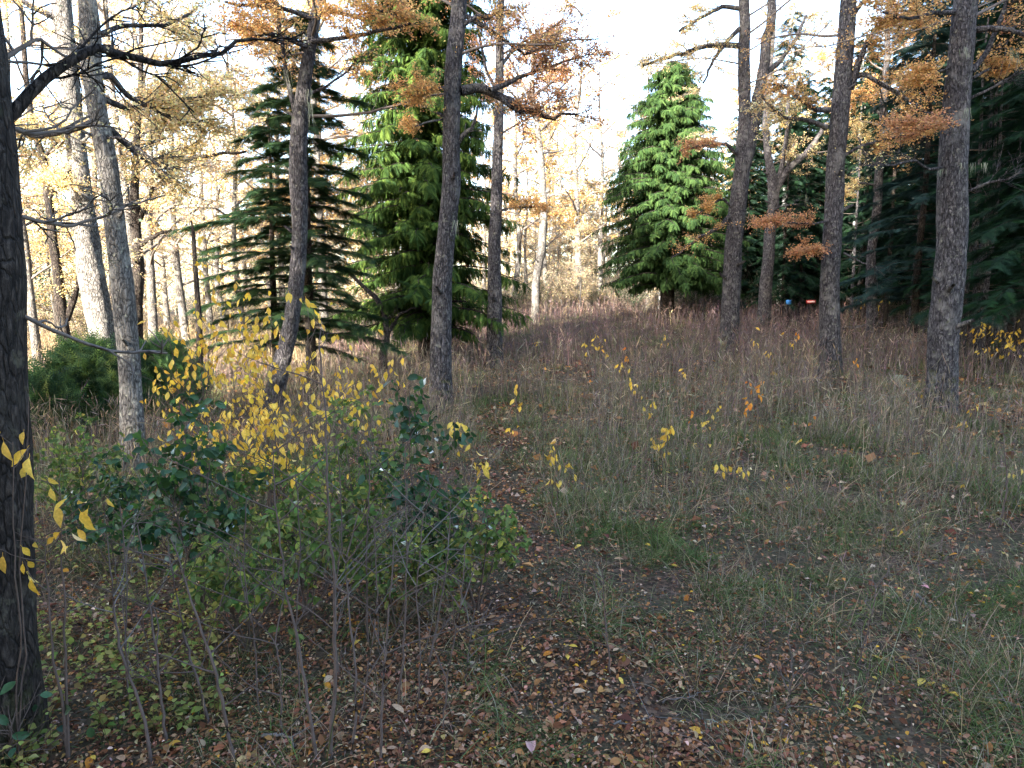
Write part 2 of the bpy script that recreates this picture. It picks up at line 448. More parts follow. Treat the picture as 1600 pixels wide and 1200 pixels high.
# ------------------------------------------------------------------ ground
def terrain():
    def axis(a, b, n, p):
        t = np.linspace(-1, 1, n)
        s = np.sinh(t * p) / math.sinh(p)
        return np.where(s < 0, -s * a, s * b)
    xs = axis(-500, 500, 190, 5.4); ys = axis(-500, 900, 210, 5.6) + 4
    X, Y = np.meshgrid(xs, ys); Z = gz(X, Y)
    n, m = X.shape
    i = np.arange(n - 1)[:, None] * m + np.arange(m - 1)[None]
    F = np.stack([np.stack([i, i + 1, i + m + 1], -1), np.stack([i, i + m + 1, i + m], -1)], 2)
    g = G(); g.add((np.stack([X, Y, Z], -1), F))
    o = part('ground', g, ground_mat()); tag(o, 'brown leaf-strewn forest floor under the meadow', None, None, 'structure')
terrain()

GOLD = [(.74, .56, .27), (.8, .64, .36), (.66, .46, .19), (.76, .56, .26)]
ORANGE = [(.6, .35, .13), (.68, .43, .18), (.52, .28, .1), (.62, .36, .15)]
RUST = [(.5, .26, .12), (.58, .32, .15), (.54, .3, .17), (.44, .21, .1)]
MIXED = GOLD + ORANGE

def resample(P, n):
    P = np.asarray(P, float)
    s = np.r_[0, np.cumsum(np.linalg.norm(np.diff(P[:, :3], axis=0), axis=1))]
    t = np.linspace(0, s[-1], n)
    Q = np.stack([np.interp(t, s, P[:, k]) for k in range(P.shape[1])], 1)
    w = max(1, int(n / len(P) * .45))
    if w > 1:
        pad = np.concatenate([np.repeat(Q[:1], w, 0), Q, np.repeat(Q[-1:], w, 0)])
        k = np.hanning(2 * w + 3)[1:-1]; k /= k.sum()
        S = np.stack([np.convolve(pad[:, c], k, 'valid') for c in range(Q.shape[1])], 1)
        S[0] = Q[0]; S[-1] = Q[-1]; Q = S
    return Q

def trunk_geo(path, sides, flare=.35, rough=.05, seed=0):
    """path rows x y z r, from the ground up"""
    P = path[:, :3]; R = path[:, 3]
    n = len(P)
    V, F = tubes(P, R, sides, ref=(0, 1, 0))
    V = V.reshape(n, sides, 3)
    a = np.arange(sides) * 2 * np.pi / sides
    h = (P[:, 2] - P[0, 2])[:, None]
    ca, sa = np.cos(a)[None], np.sin(a)[None]
    d = 1 + rough * (vn3(ca * 1.3 + 5, sa * 1.3 + 5, h * 1.4 + seed, seed) - .5) * 2.4 + rough * (vn3(ca * 4 + 9, sa * 4 + 9, h * 5 + seed, seed + 3) - .5) * 1.3
    lob = .5 + .5 * np.cos(a * 5 + seed) * np.cos(a * 3 + seed * 2)
    d = d + flare * np.exp(-np.maximum(h, 0) / .28) * (.35 + lob[None] * .9)
    V = P[:, None] + (V - P[:, None]) * d[..., None]
    return V.reshape(-1, 3), F

LEAFY = 1.9
def limb(gw, gl, path, r0, r1, nsub=9, lsub=1.1, ntw=6, ltw=.42, nleaf=9, cols=ORANGE, ls=.042, flat=.3, up=.08, sides=7, t0=.22, w=None):
    P = resample(path, 16)[None]
    P = P + rng.normal(0, .25 * r0, P.shape) * np.linspace(0, 1, 16)[None, :, None]
    gw.add(tubes(P, np.linspace(r0, r1, 16)[None], sides))
    p, t, s = kids(P, nsub, t0)
    Q = grow(p, spread(t, .5, 1.15, flat, up), lsub * (1.15 - .6 * s) * rng.uniform(.6, 1.25, len(s)), 7, .2, (0, 0, .02))
    gw.add(tubes(Q, np.linspace(max(.007, min(.010, r0 * .18)), .004, 7)[None], 4))
    p, t, s = kids(Q, ntw, .15)
    R = grow(p, spread(t, .4, 1.1, flat, up * .5), ltw * rng.uniform(.5, 1.4, len(s)), 4, .2)
    gw.add(tubes(R, np.linspace(.005, .0028, 4)[None], 3))
    if nleaf:
        p, t, s = kids(np.concatenate([R, Q[:, 3:]]), int(round(nleaf * LEAFY)), .02)
        n = len(p)
        D = spread(t, .5, 1.4, .6, -.1)
        Nn = rng.normal(0, .55, (n, 3)); Nn[:, 2] += 1
        sz = ls * rng.uniform(.6, 1.35, n)
        gl.add(inst(DIAMOND, p + rng.normal(0, .035, p.shape), D, Nn, sz * .75, sz), pal(n, cols, .2, w, 4))

def auto_limbs(gw, gl, path, n, z0, z1, L, cols, r=.028, nsub=7, nleaf=8, ls=.04, rise=.3, **kw):
    """limbs all round a trunk between two heights above its foot"""
    h = path[:, 2] - path[0, 2]
    for i in range(n):
        z = z0 + (z1 - z0) * (i + rng.uniform(0, 1)) / n
        p = np.array([np.interp(z, h, path[:, k]) for k in range(3)])
        a = i * 2.4 + rng.uniform(-.5, .5)
        l = L * rng.uniform(.7, 1.2) * (1.1 - .55 * (z - z0) / max(.1, z1 - z0))
        D = np.array([[math.cos(a), math.sin(a), rise + rng.uniform(-.25, .35)]])
        B = grow(p[None], D, [l], 7, .16, (0, 0, -.02))[0]
        limb(gw, gl, B, r * rng.uniform(.8, 1.2), .01, nsub=nsub, lsub=l * .38, cols=cols, nleaf=nleaf, ls=ls, **kw)

def beard(g, pos, n, L):
    """strands of pale lichen hanging from a point"""
    p = np.asarray(pos)[None] + rng.normal(0, .03, (n, 3)) * [1, 1, .3]
    D = unit(np.array([0, 0, -1.0]) + rng.normal(0, .16, (n, 3)))
    g.add(inst(BLADE, p, D, rng.normal(size=(n, 3)), .007, L * rng.uniform(.3, 1.1, n), .15 * L), pal(n, [(.2, .23, .165), (.26, .28, .21)], .15, None, 5))

def main_tree(label, pts, mat=None, branches=(), top=13.0, autos=(9, 4.0, ORANGE), z_auto=None, Y=None, sides=32, flare=.5, lean=(0, 0), group='grey trunks standing round the meadow', beards=(), name='beech_tree', extra=None):
    mat = mat or M_BARK
    b = on_ground(pts[0][0], pts[0][1]) if Y is None else at(pts[0][0], pts[0][1], Y)
    if Y is not None: b[2] = float(gz(b[0], b[1]))
    Y = b[1]
    rows = []
    for i, (px, py, w) in enumerate(pts):
        p = at(px, py, Y) if i else b.copy()
        rows.append([p[0] + lean[0] * (p[2] - b[2]) * 0, p[1] + lean[1] * (p[2] - b[2]), p[2], px_size(p, w) / 2])
    rows = np.array(rows)
    hi = rows[-1]; d = unit(rows[-1, :3] - rows[-2, :3]); d = unit(d + np.array([0, 0, .6]))
    tz = b[2] + top
    k = 4
    if tz > hi[2] + .5:
        ext = [[*(hi[:3] + d * (tz - hi[2]) * (j / k) / d[2] + np.r_[rng.normal(0, .07, 2) * j, 0]), hi[3] * (1 - .8 * j / k)] for j in range(1, k + 1)]
        rows = np.concatenate([rows, ext])
    foot = rows[0].copy(); foot[2] -= .25
    path = resample(np.concatenate([[foot], rows]), max(60, int((rows[-1, 2] - b[2]) / .075)))
    path[:, 1] += .10 * (vn(path[:, 2], 0, 1.7, int(pts[0][0])) - .5); path[:, 0] += .04 * (vn(path[:, 2], 3, .9, int(pts[0][0])) - .5)
    r = root(name, label, 'tree', b, group)
    g = G(); g.add(trunk_geo(path, sides, flare, .07, int(pts[0][0]) % 97)); part('trunk', g, mat, r)
    for q in range(3):
        i = int(rng.uniform(.12, .5) * len(path)); p = path[i, :3]; a = rng.uniform(3.4, 6.0); rr = path[i, 3]
        D = np.array([[math.cos(a), math.sin(a), .5]])
        B = grow(p[None] + D * rr * .6, D, [rr * rng.uniform(1.0, 1.9)], 4, .1)
        g = G(); g.add(tubes(B, np.linspace(rr * .26, rr * .12, 4)[None], 7)); part('broken_stub', g, mat, r)
    for br in branches:
        bp, opt = br[0], dict(br[1]) if len(br) > 1 else {}
        dy = opt.pop('dy', 0.0); y0 = opt.pop('y0', 0.0)
        n = len(bp); s = np.linspace(0, 1, n)
        P = np.array([at(x, y, Y + y0 + dy * s[i]) for i, (x, y, w) in enumerate(bp)])
        r0 = px_size(P[0], bp[0][2]) / 2; r1 = max(.006, px_size(P[-1], bp[-1][2]) / 2)
        gw, gl = G(), G()
        if 'nleaf' not in opt or opt['nleaf'] > 3: opt['nleaf'] = 1.5 * opt.get('nleaf', 9); opt['ntw'] = opt.get('ntw', 6) + 1
        limb(gw, gl, P, r0, r1, **opt)
        o = part('branch', gw, (M_BARK_DARK if mat is M_BARK_DARK else M_BARK) if r0 > .016 else M_TWIG, r)
        if gl.n: part('foliage', gl, M_FOL, o)
    if autos:
        gw, gl = G(), G()
        z_a = (z_auto or (hi[2] - b[2] - .5)) * .84
        auto_limbs(gw, gl, path, autos[0], z_a, top - .5, autos[1], autos[2])
        o = part('limbs', gw, M_TWIG, r); tag(o, kind='stuff'); part('crown', gl, M_FOL, r)
    for (px, py, L) in beards:
        gbe = G(); beard(gbe, at(px, py, Y - .22), 12, L); part('lichen', gbe, M_LICHEN, r)
    return r, path

# ---- the large trunks of the near wood
main_tree('thick dark-barked trunk cut by the left edge of the picture, nearest of all',
    [(-30, 1165, 170), (-36, 1000, 166), (-48, 700, 158), (-50, 400, 140), (-60, 100, 132)], M_BARK_DARK,
    [([(-25, 225, 22), (10, 188, 19), (60, 130, 16), (110, 95, 14), (150, 72, 13), (165, 78, 11), (200, 92, 11), (245, 97, 10), (300, 92, 8), (350, 75, 6), (400, 58, 5)],
      dict(dy=.9, nsub=11, lsub=.5, ntw=7, ltw=.18, nleaf=1, cols=GOLD, ls=.02)),
     ([(-15, 325, 9), (20, 335, 7), (60, 345, 5), (110, 355, 4), (180, 330, 2)], dict(dy=.5, nsub=7, lsub=.4, ntw=4, ltw=.15, nleaf=1, cols=GOLD, ls=.02)),
     ([(-5, 480, 8), (35, 492, 6), (80, 515, 4), (130, 535, 4), (180, 550, 3), (260, 552, 2)], dict(dy=.5, nsub=4, lsub=.3, ntw=3, ltw=.12, nleaf=0)),
     ([(-20, 195, 9), (20, 200, 7), (50, 210, 5), (90, 205, 4), (140, 180, 2)], dict(dy=.6, nsub=6, lsub=.4, ntw=5, ltw=.15, nleaf=1, cols=GOLD, ls=.02)),
     ([(-30, 110, 10), (10, 90, 8), (60, 60, 6), (105, 90, 3)], dict(dy=.3, nsub=5, lsub=.4, ntw=4, ltw=.2, nleaf=1, cols=GOLD, ls=.02)),
     ], top=11, autos=(6, 3.0, ORANGE), z_auto=6.0, sides=56, flare=.1)

main_tree('pale grey trunk with sunlit patches behind the young pine bushes',
    [(168, 628, 40), (165, 560, 37), (155, 500, 37), (140, 420, 37), (128, 310, 31), (118, 220, 28), (112, 150, 28), (105, 60, 27), (98, 0, 26)], M_BARK_PALE,  # pale bark puts the sun on this trunk into its colour
    [([(112, 205, 12), (90, 200, 8), (60, 205, 6), (20, 200, 4)], dict(dy=-1, cols=GOLD, lsub=.9, nleaf=9)),
     ([(120, 240, 9), (100, 280, 6), (85, 300, 4)], dict(dy=-.6, cols=GOLD, lsub=.7)),
     ([(108, 40, 12), (70, 20, 9), (30, 0, 7), (-10, -10, 5)], dict(dy=-.5, cols=GOLD, lsub=1.1))],
    top=14, autos=(9, 3.6, GOLD), z_auto=7.5)

main_tree('slim leaning grey trunk beside the dark holly-like bush, lit down its left side',
    [(212, 735, 36), (207, 640, 33), (202, 560, 32), (193, 470, 33), (180, 380, 31), (168, 290, 29), (160, 230, 28), (150, 160, 27), (143, 100, 27), (141, 60, 34), (138, 0, 25)], M_BARK_PALE,  # paler bark material stands in for sunlight on the trunk
    [([(152, 200, 13), (175, 205, 10), (215, 240, 7), (260, 275, 4)], dict(dy=.5, cols=GOLD, nleaf=10, lsub=.7, ltw=.3)),
     ([(150, 120, 13), (172, 118, 9), (200, 150, 6), (260, 180, 5), (320, 200, 3)], dict(dy=1.2, cols=GOLD, nleaf=12, nsub=14, lsub=.8, ltw=.35)),
     ([(150, 150, 11), (200, 170, 7), (250, 160, 5), (330, 150, 3)], dict(dy=1.5, cols=GOLD, nleaf=12, nsub=14, lsub=.9, ltw=.35)),
     ([(145, 190, 10), (110, 205, 6), (60, 215, 4), (25, 205, 3)], dict(dy=.4, cols=GOLD, nleaf=9, lsub=.6)),
     ([(140, 60, 9), (190, 40, 7), (260, 40, 5), (300, 20, 4)], dict(dy=1.0, cols=GOLD, nleaf=6, lsub=.8)),
     ([(165, 215, 5), (190, 215, 4), (235, 245, 3), (265, 280, 2)], dict(dy=-.3, cols=GOLD, nleaf=2, lsub=.3))],
    top=12.5, autos=(7, 3.0, GOLD), z_auto=6.5)

main_tree('leaning grey trunk in front of the layered dark fir, sunlit higher up',
    [(420, 648, 31), (437, 580, 27), (452, 520, 25), (463, 440, 24), (468, 350, 24), (466, 280, 27), (466, 200, 26), (474, 130, 21), (485, 60, 17), (497, 0, 16)], M_BARK,
    [([(485, 65, 8), (520, 62, 7), (560, 55, 6), (590, 48, 5), (640, 38, 4)], dict(dy=-1.0, cols=ORANGE, nleaf=13, lsub=.8)),
     ([(480, 75, 8), (450, 60, 6), (420, 52, 5), (385, 60, 4)], dict(dy=-.8, cols=ORANGE, nleaf=13, lsub=.8)),
     ([(495, 15, 8), (530, 20, 6), (570, 30, 5), (610, 12, 4)], dict(dy=-1.0, cols=ORANGE, nleaf=14, lsub=.9)),
     ([(490, 30, 8), (450, 15, 6), (410, 10, 5), (350, 5, 4)], dict(dy=-.5, cols=ORANGE, nleaf=13, lsub=.9)),
     ([(462, 180, 8), (448, 120, 7), (440, 60, 6), (430, 0, 5)], dict(dy=.4, cols=ORANGE, nleaf=6, lsub=.7)),
     ([(475, 150, 5), (510, 135, 4), (545, 110, 3), (560, 90, 2)], dict(dy=.3, nleaf=2, lsub=.6))],
    top=12, autos=(8, 3.2, ORANGE), z_auto=6.2, beards=[(446, 110, .5), (482, 140, .4), (485, 160, .5), (575, 5, .5)])

main_tree('straight dark grey trunk in the middle, beside the tall drooping conifer',
    [(690, 640, 38), (688, 590, 33), (688, 520, 32), (692, 440, 31), (698, 380, 29), (705, 300, 28), (704, 220, 27), (706, 150, 27), (712, 80, 26), (717, 0, 24)], M_BARK,
    [([(720, 142, 17), (748, 136, 14), (775, 147, 13), (800, 160, 10), (830, 175, 9), (860, 183, 6), (900, 178, 3)], dict(dy=.6, cols=RUST, nleaf=7, nsub=13, lsub=.9)),
     ([(765, 142, 9), (790, 132, 8), (812, 120, 5), (870, 100, 4), (920, 85, 2)], dict(dy=.9, cols=RUST, nleaf=11, nsub=14, lsub=.8)),
     ([(778, 150, 9), (800, 168, 8), (812, 176, 6), (822, 168, 3)], dict(dy=.2, cols=RUST, nleaf=4, lsub=.4)),
     ([(714, 225, 9), (724, 210, 9), (738, 200, 7), (744, 180, 5), (746, 165, 3)], dict(dy=-.2, nleaf=0, nsub=3, lsub=.3, ntw=2)),
     ([(722, 40, 8), (745, 25, 6), (765, 28, 5), (790, 10, 4)], dict(dy=.3, cols=ORANGE, nleaf=5, lsub=.8)),
     ([(705, 135, 6), (680, 140, 5), (650, 150, 4), (620, 145, 3)], dict(dy=-.5, cols=ORANGE, nleaf=9, lsub=.35, ltw=.25)),
     ([(702, 185, 4), (670, 190, 3), (640, 200, 2)], dict(dy=-.4, cols=ORANGE, nleaf=8, lsub=.3, ltw=.2, nsub=5)),
     ([(720, 20, 8), (770, 50, 6), (820, 85, 4), (880, 60, 3)], dict(dy=.8, cols=RUST, nleaf=11, nsub=13, lsub=.9))],
    top=13, autos=(9, 3.4, ORANGE), z_auto=7.4, beards=[(711, 345, .4)])

main_tree('thinner dark trunk just right of the tall drooping conifer',
    [(774, 575, 26), (773, 520, 24), (773, 420, 21), (774, 350, 19), (776, 280, 17), (780, 180, 15), (781, 100, 13), (782, 0, 11)], M_BARK,
    [([(778, 110, 6), (800, 80, 5), (840, 60, 4), (880, 30, 3)], dict(dy=.5, cols=RUST, nleaf=9, lsub=.9)),
     ([(780, 150, 6), (760, 110, 5), (750, 60, 4), (745, 20, 3)], dict(dy=.5, cols=RUST, nleaf=9, lsub=.9)),
     ([(775, 330, 5), (800, 325, 4), (840, 322, 3)], dict(dy=-.6, cols=ORANGE, nleaf=12, lsub=.6, ltw=.3))],
    top=13, autos=(9, 3.2, RUST), z_auto=7.0, sides=22)

main_tree('distant slender pale trunk with a crook, in front of the thin sunlit wood',
    [(836, 488, 12), (837, 440, 12), (846, 390, 13), (850, 330, 11), (847, 270, 10), (842, 220, 9), (836, 175, 8), (832, 140, 7)], M_BARK_PALE,
    [([(833, 150, 6), (860, 130, 4), (890, 110, 3)], dict(cols=RUST, nleaf=10, lsub=1.6, ls=.06, ltw=.7)),
     ([(833, 160, 6), (810, 120, 4), (790, 80, 3)], dict(cols=RUST, nleaf=10, lsub=1.6, ls=.06, ltw=.7)),
     ([(843, 205, 4), (856, 195, 3), (870, 180, 2)], dict(nleaf=2, lsub=.8, ls=.05)),
     ([(844, 240, 4), (860, 238, 3), (880, 236, 2)], dict(nleaf=0, lsub=.5, nsub=3))],
    top=15.5, autos=(11, 3.2, RUST), z_auto=9.6, sides=16, Y=34)

main_tree('forked grey trunk right of the dense green conifer',
    [(1138, 552, 31), (1140, 500, 27), (1142, 450, 27), (1147, 380, 26), (1153, 310, 26), (1160, 260, 24), (1164, 190, 19), (1163, 120, 18), (1163, 60, 17), (1163, 0, 16)], M_BARK,
    [([(1160, 268, 22), (1172, 225, 19), (1180, 180, 17), (1190, 130, 16), (1197, 80, 15), (1205, 30, 14), (1210, -20, 13)], dict(nleaf=0, nsub=3, lsub=.5, ntw=2, t0=.6)),
     ([(1157, 72, 10), (1135, 70, 9), (1100, 72, 8), (1070, 82, 7), (1040, 90, 5), (1005, 105, 3)], dict(dy=-.6, cols=GOLD, nleaf=11, nsub=14, lsub=.8)),
     ([(1155, 45, 8), (1135, 65, 6), (1110, 100, 5), (1100, 130, 3)], dict(dy=-.5, cols=GOLD, nleaf=8, lsub=.6)),
     ([(1165, 15, 8), (1130, 10, 6), (1090, 30, 5), (1060, 50, 4)], dict(dy=.5, cols=GOLD, nleaf=13, lsub=1.0)),
     ([(1150, 325, 9), (1130, 350, 8), (1112, 362, 5), (1090, 372, 3), (1050, 405, 2)], dict(dy=-.6, cols=ORANGE, nleaf=5, lsub=.4, nsub=7)),
     ([(1155, 245, 6), (1135, 225, 5), (1100, 228, 4), (1060, 235, 3)], dict(dy=-.8, cols=RUST, nleaf=13, lsub=.5, ltw=.3, up=.0)),
     ([(1149, 330, 5), (1130, 310, 4), (1105, 322, 3), (1090, 335, 2)], dict(dy=-.5, cols=ORANGE, nleaf=12, lsub=.45, ltw=.28)),
     ([(1195, 115, 9), (1215, 100, 7), (1245, 60, 5), (1260, 20, 4)], dict(dy=.6, cols=GOLD, nleaf=10, lsub=1.0))],
    top=14, autos=(10, 3.6, GOLD), z_auto=9.2)

main_tree('straight dark grey trunk between the forked trunk and the thick right-hand one',
    [(1298, 588, 33), (1297, 530, 30), (1297, 450, 29), (1300, 380, 28), (1304, 300, 27), (1310, 220, 27), (1317, 120, 26), (1322, 50, 25), (1325, 0, 24)], M_BARK,
    [([(1328, 140, 12), (1336, 115, 9), (1345, 85, 8), (1360, 55, 7), (1385, 38, 6), (1425, 37, 4)], dict(dy=-.4, cols=ORANGE, nleaf=11, nsub=13, lsub=.7)),
     ([(1335, 122, 8), (1350, 115, 7), (1375, 130, 6), (1410, 150, 5), (1450, 178, 3), (1475, 185, 2)], dict(dy=-.5, cols=ORANGE, nleaf=8, nsub=12, lsub=.6)),
     ([(1318, 244, 6), (1345, 228, 6), (1380, 218, 5), (1440, 207, 3)], dict(dy=-.6, cols=ORANGE, nleaf=11, nsub=11, lsub=.5, ltw=.3)),
     ([(1296, 172, 9), (1275, 172, 8), (1255, 158, 7), (1230, 138, 6), (1200, 130, 3)], dict(dy=-.4, cols=ORANGE, nleaf=9, nsub=9, lsub=.6)),
     ([(1292, 200, 8), (1265, 188, 7), (1225, 184, 6), (1205, 168, 5), (1190, 150, 3)], dict(dy=-.2, cols=GOLD, nleaf=8, lsub=.6)),
     ([(1300, 345, 4), (1270, 350, 3), (1230, 348, 3), (1200, 345, 2)], dict(dy=-.6, cols=RUST, nleaf=12, nsub=10, lsub=.4, ltw=.3)),
     ([(1300, 390, 4), (1280, 388, 3), (1250, 395, 2)], dict(dy=-.5, cols=RUST, nleaf=12, lsub=.4, ltw=.25)),
     ([(1328, 30, 8), (1350, 0, 6), (1380, -20, 5)], dict(dy=-.3, cols=ORANGE, nleaf=11, lsub=.9)),
     ([(1318, 395, 4), (1330, 402, 3), (1350, 412, 3), (1370, 418, 2)], dict(dy=-.2, nleaf=0, nsub=3, lsub=.3))],
    top=14, autos=(9, 3.4, ORANGE), z_auto=8.2)

main_tree('thickest grey trunk on the right, swollen foot with moss',
    [(1470, 640, 46), (1473, 590, 40), (1476, 540, 42), (1479, 500, 44), (1484, 440, 43), (1488, 380, 40), (1488, 300, 42), (1492, 220, 40), (1499, 130, 37), (1504, 60, 35), (1509, 0, 34)], M_BARK,
    [([(1513, 48, 11), (1545, 44, 10), (1575, 46, 8), (1610, 55, 6)], dict(dy=-.3, cols=RUST, nleaf=3, lsub=.6)),
     ([(1518, 112, 9), (1540, 85, 8), (1555, 50, 7), (1570, 10, 6), (1580, -30, 5)], dict(dy=.3, cols=ORANGE, nleaf=4, lsub=.6)),
     ([(1520, 122, 5), (1550, 105, 4), (1575, 105, 3)], dict(dy=.6, cols=ORANGE, nleaf=12, lsub=.4, ltw=.25)),
     ([(1512, 155, 5), (1545, 140, 4), (1580, 120, 3), (1610, 110, 2)], dict(dy=-.4, nleaf=0, nsub=6, lsub=.5)),
     ([(1475, 262, 5), (1450, 265, 4), (1430, 250, 3), (1395, 258, 3), (1340, 258, 2)], dict(dy=-.8, nleaf=1, nsub=7, lsub=.4, cols=GOLD)),
     ([(1480, 185, 5), (1465, 195, 4), (1440, 205, 3), (1410, 195, 2)], dict(dy=-.6, cols=RUST, nleaf=12, nsub=9, lsub=.4, ltw=.25)),
     ([(1500, 20, 8), (1460, 20, 6), (1420, 30, 5), (1380, 20, 3)], dict(dy=-.5, cols=ORANGE, nleaf=12, nsub=12, lsub=.7)),
     ([(1490, 105, 4), (1465, 112, 3), (1440, 120, 3), (1410, 130, 2)], dict(dy=-.3, cols=ORANGE, nleaf=12, nsub=9, lsub=.4, ltw=.25)),
     ([(1510, 300, 5), (1545, 285, 4), (1575, 280, 3), (1605, 260, 2)], dict(dy=-.5, nleaf=0, nsub=8, lsub=.5))],
    top=13, autos=(8, 3.2, ORANGE), z_auto=7.2, beards=[(1508, 75, .25), (1512, 170, .25), (1470, 265, .2), (1520, 255, .25), (1504, 255, .3), (1540, 255, .2), (1586, 75, .5)], sides=38)

main_tree('distant forked trunk between the forked grey trunk and the straight one, base mossy',
    [(1194, 486, 21), (1197, 440, 19), (1202, 380, 17), (1208, 330, 17), (1209, 295, 17), (1200, 250, 11), (1196, 200, 10), (1200, 150, 9)], M_BARK,
    [([(1211, 300, 13), (1230, 265, 10), (1255, 245, 9), (1275, 215, 8), (1292, 192, 6)], dict(nleaf=2, nsub=7, lsub=.8, cols=GOLD, ls=.05)),
     ([(1212, 295, 9), (1222, 260, 8), (1228, 220, 7), (1232, 160, 6), (1236, 100, 4)], dict(cols=GOLD, nleaf=8, lsub=1.2, ls=.05)),
     ([(1215, 290, 6), (1230, 262, 5), (1240, 225, 4)], dict(nleaf=4, cols=GOLD, lsub=.8, ls=.05)),
     ([(1203, 330, 3), (1222, 322, 3), (1245, 318, 2)], dict(dy=-1, nleaf=0, nsub=4, lsub=.5))],
    top=14, autos=(10, 3.4, GOLD), z_auto=8.0, beards=[(1260, 305, .6)], Y=28.5)

main_tree('distant crooked trunk with yellow leaves about it, left of the thick right-hand trunk',
    [(1366, 492, 18), (1362, 450, 15), (1360, 400, 14), (1368, 350, 13), (1373, 300, 13), (1378, 220, 11), (1380, 160, 10), (1386, 90, 9), (1390, 0, 8)], M_BARK,
    [([(1376, 180, 5), (1360, 160, 4), (1340, 150, 3)], dict(cols=ORANGE, nleaf=11, lsub=1.2, ls=.05)),
     ([(1375, 265, 4), (1350, 240, 4), (1335, 200, 3)], dict(cols=GOLD, nleaf=13, lsub=1.2, ls=.05)),
     ([(1374, 290, 4), (1340, 285, 3), (1320, 300, 2)], dict(cols=GOLD, nleaf=13, lsub=1.0, ls=.05)),
     ([(1378, 210, 5), (1400, 190, 4), (1430, 180, 3)], dict(cols=ORANGE, nleaf=11, lsub=1.0, ls=.05)),
     ([(1386, 100, 5), (1400, 60, 4), (1430, 20, 3)], dict(cols=ORANGE, nleaf=11, lsub=1.4, ls=.05))],
    top=14, autos=(10, 3.4, ORANGE), z_auto=8.0, sides=18, Y=26)

main_tree('dark forked trunk behind the nearest trunk on the left, against the bright clearing',
    [(112, 612, 22), (106, 560, 20), (98, 505, 19), (94, 440, 14), (86, 380, 13), (76, 310, 12), (66, 250, 11), (52, 200, 9), (42, 120, 8), (38, 60, 7)], M_BARK_DARK,
    [([(104, 500, 11), (115, 470, 8), (125, 430, 6), (128, 380, 4)], dict(nleaf=4, cols=GOLD, lsub=.6)),
     ([(76, 320, 6), (82, 300, 5), (90, 270, 4)], dict(nleaf=6, cols=GOLD, lsub=.9, ls=.05)),
     ([(66, 250, 6), (90, 220, 4), (110, 200, 3)], dict(nleaf=7, cols=GOLD, lsub=1.0, ls=.05))],
    top=12, autos=(8, 3.4, GOLD), z_auto=6.0, sides=20)

main_tree('dark trunk with an upswept broken bough, just right of the slim leaning trunk',
    [(218, 600, 20), (216, 540, 18), (214, 480, 17), (216, 420, 17), (212, 360, 14), (208, 310, 14), (212, 260, 11), (215, 200, 9), (222, 120, 8)], M_BARK_DARK,
    [([(216, 385, 9), (230, 375, 7), (248, 366, 6), (268, 360, 4)], dict(nleaf=0, nsub=3, lsub=.4)),
     ([(214, 350, 9), (222, 335, 8), (230, 318, 7), (240, 290, 5)], dict(nleaf=8, cols=GOLD, lsub=1.0)),
     ([(250, 288, 8), (275, 262, 8), (300, 246, 7), (345, 240, 6), (385, 237, 4)], dict(nleaf=3, cols=GOLD, lsub=.8, nsub=7)),
     ([(213, 262, 5), (240, 250, 4), (280, 230, 3)], dict(nleaf=12, cols=GOLD, lsub=1.1))],
    top=12, autos=(9, 3.6, GOLD), z_auto=6.2, sides=20)

main_tree('thin dark broken stem among the yellow saplings, left of the layered fir',
    [(312, 640, 13), (312, 560, 11), (310, 500, 9), (306, 420, 7), (303, 370, 6), (299, 345, 3)], M_BARK_DARK, [], top=.5, autos=None, sides=12, name='dead_tree', group=None)

main_tree('low double-stemmed dark little tree under the tall drooping conifer',
    [(600, 585, 13), (598, 545, 11), (606, 530, 10), (600, 490, 8), (588, 465, 8), (570, 450, 6), (545, 425, 5), (525, 415, 3)], M_BARK_DARK,
    [([(604, 528, 7), (612, 510, 5), (625, 490, 4), (650, 480, 2)], dict(nleaf=0, nsub=5, lsub=.5))], top=.5, autos=None, sides=12, name='dead_tree', group=None)
rng = np.random.default_rng(202)
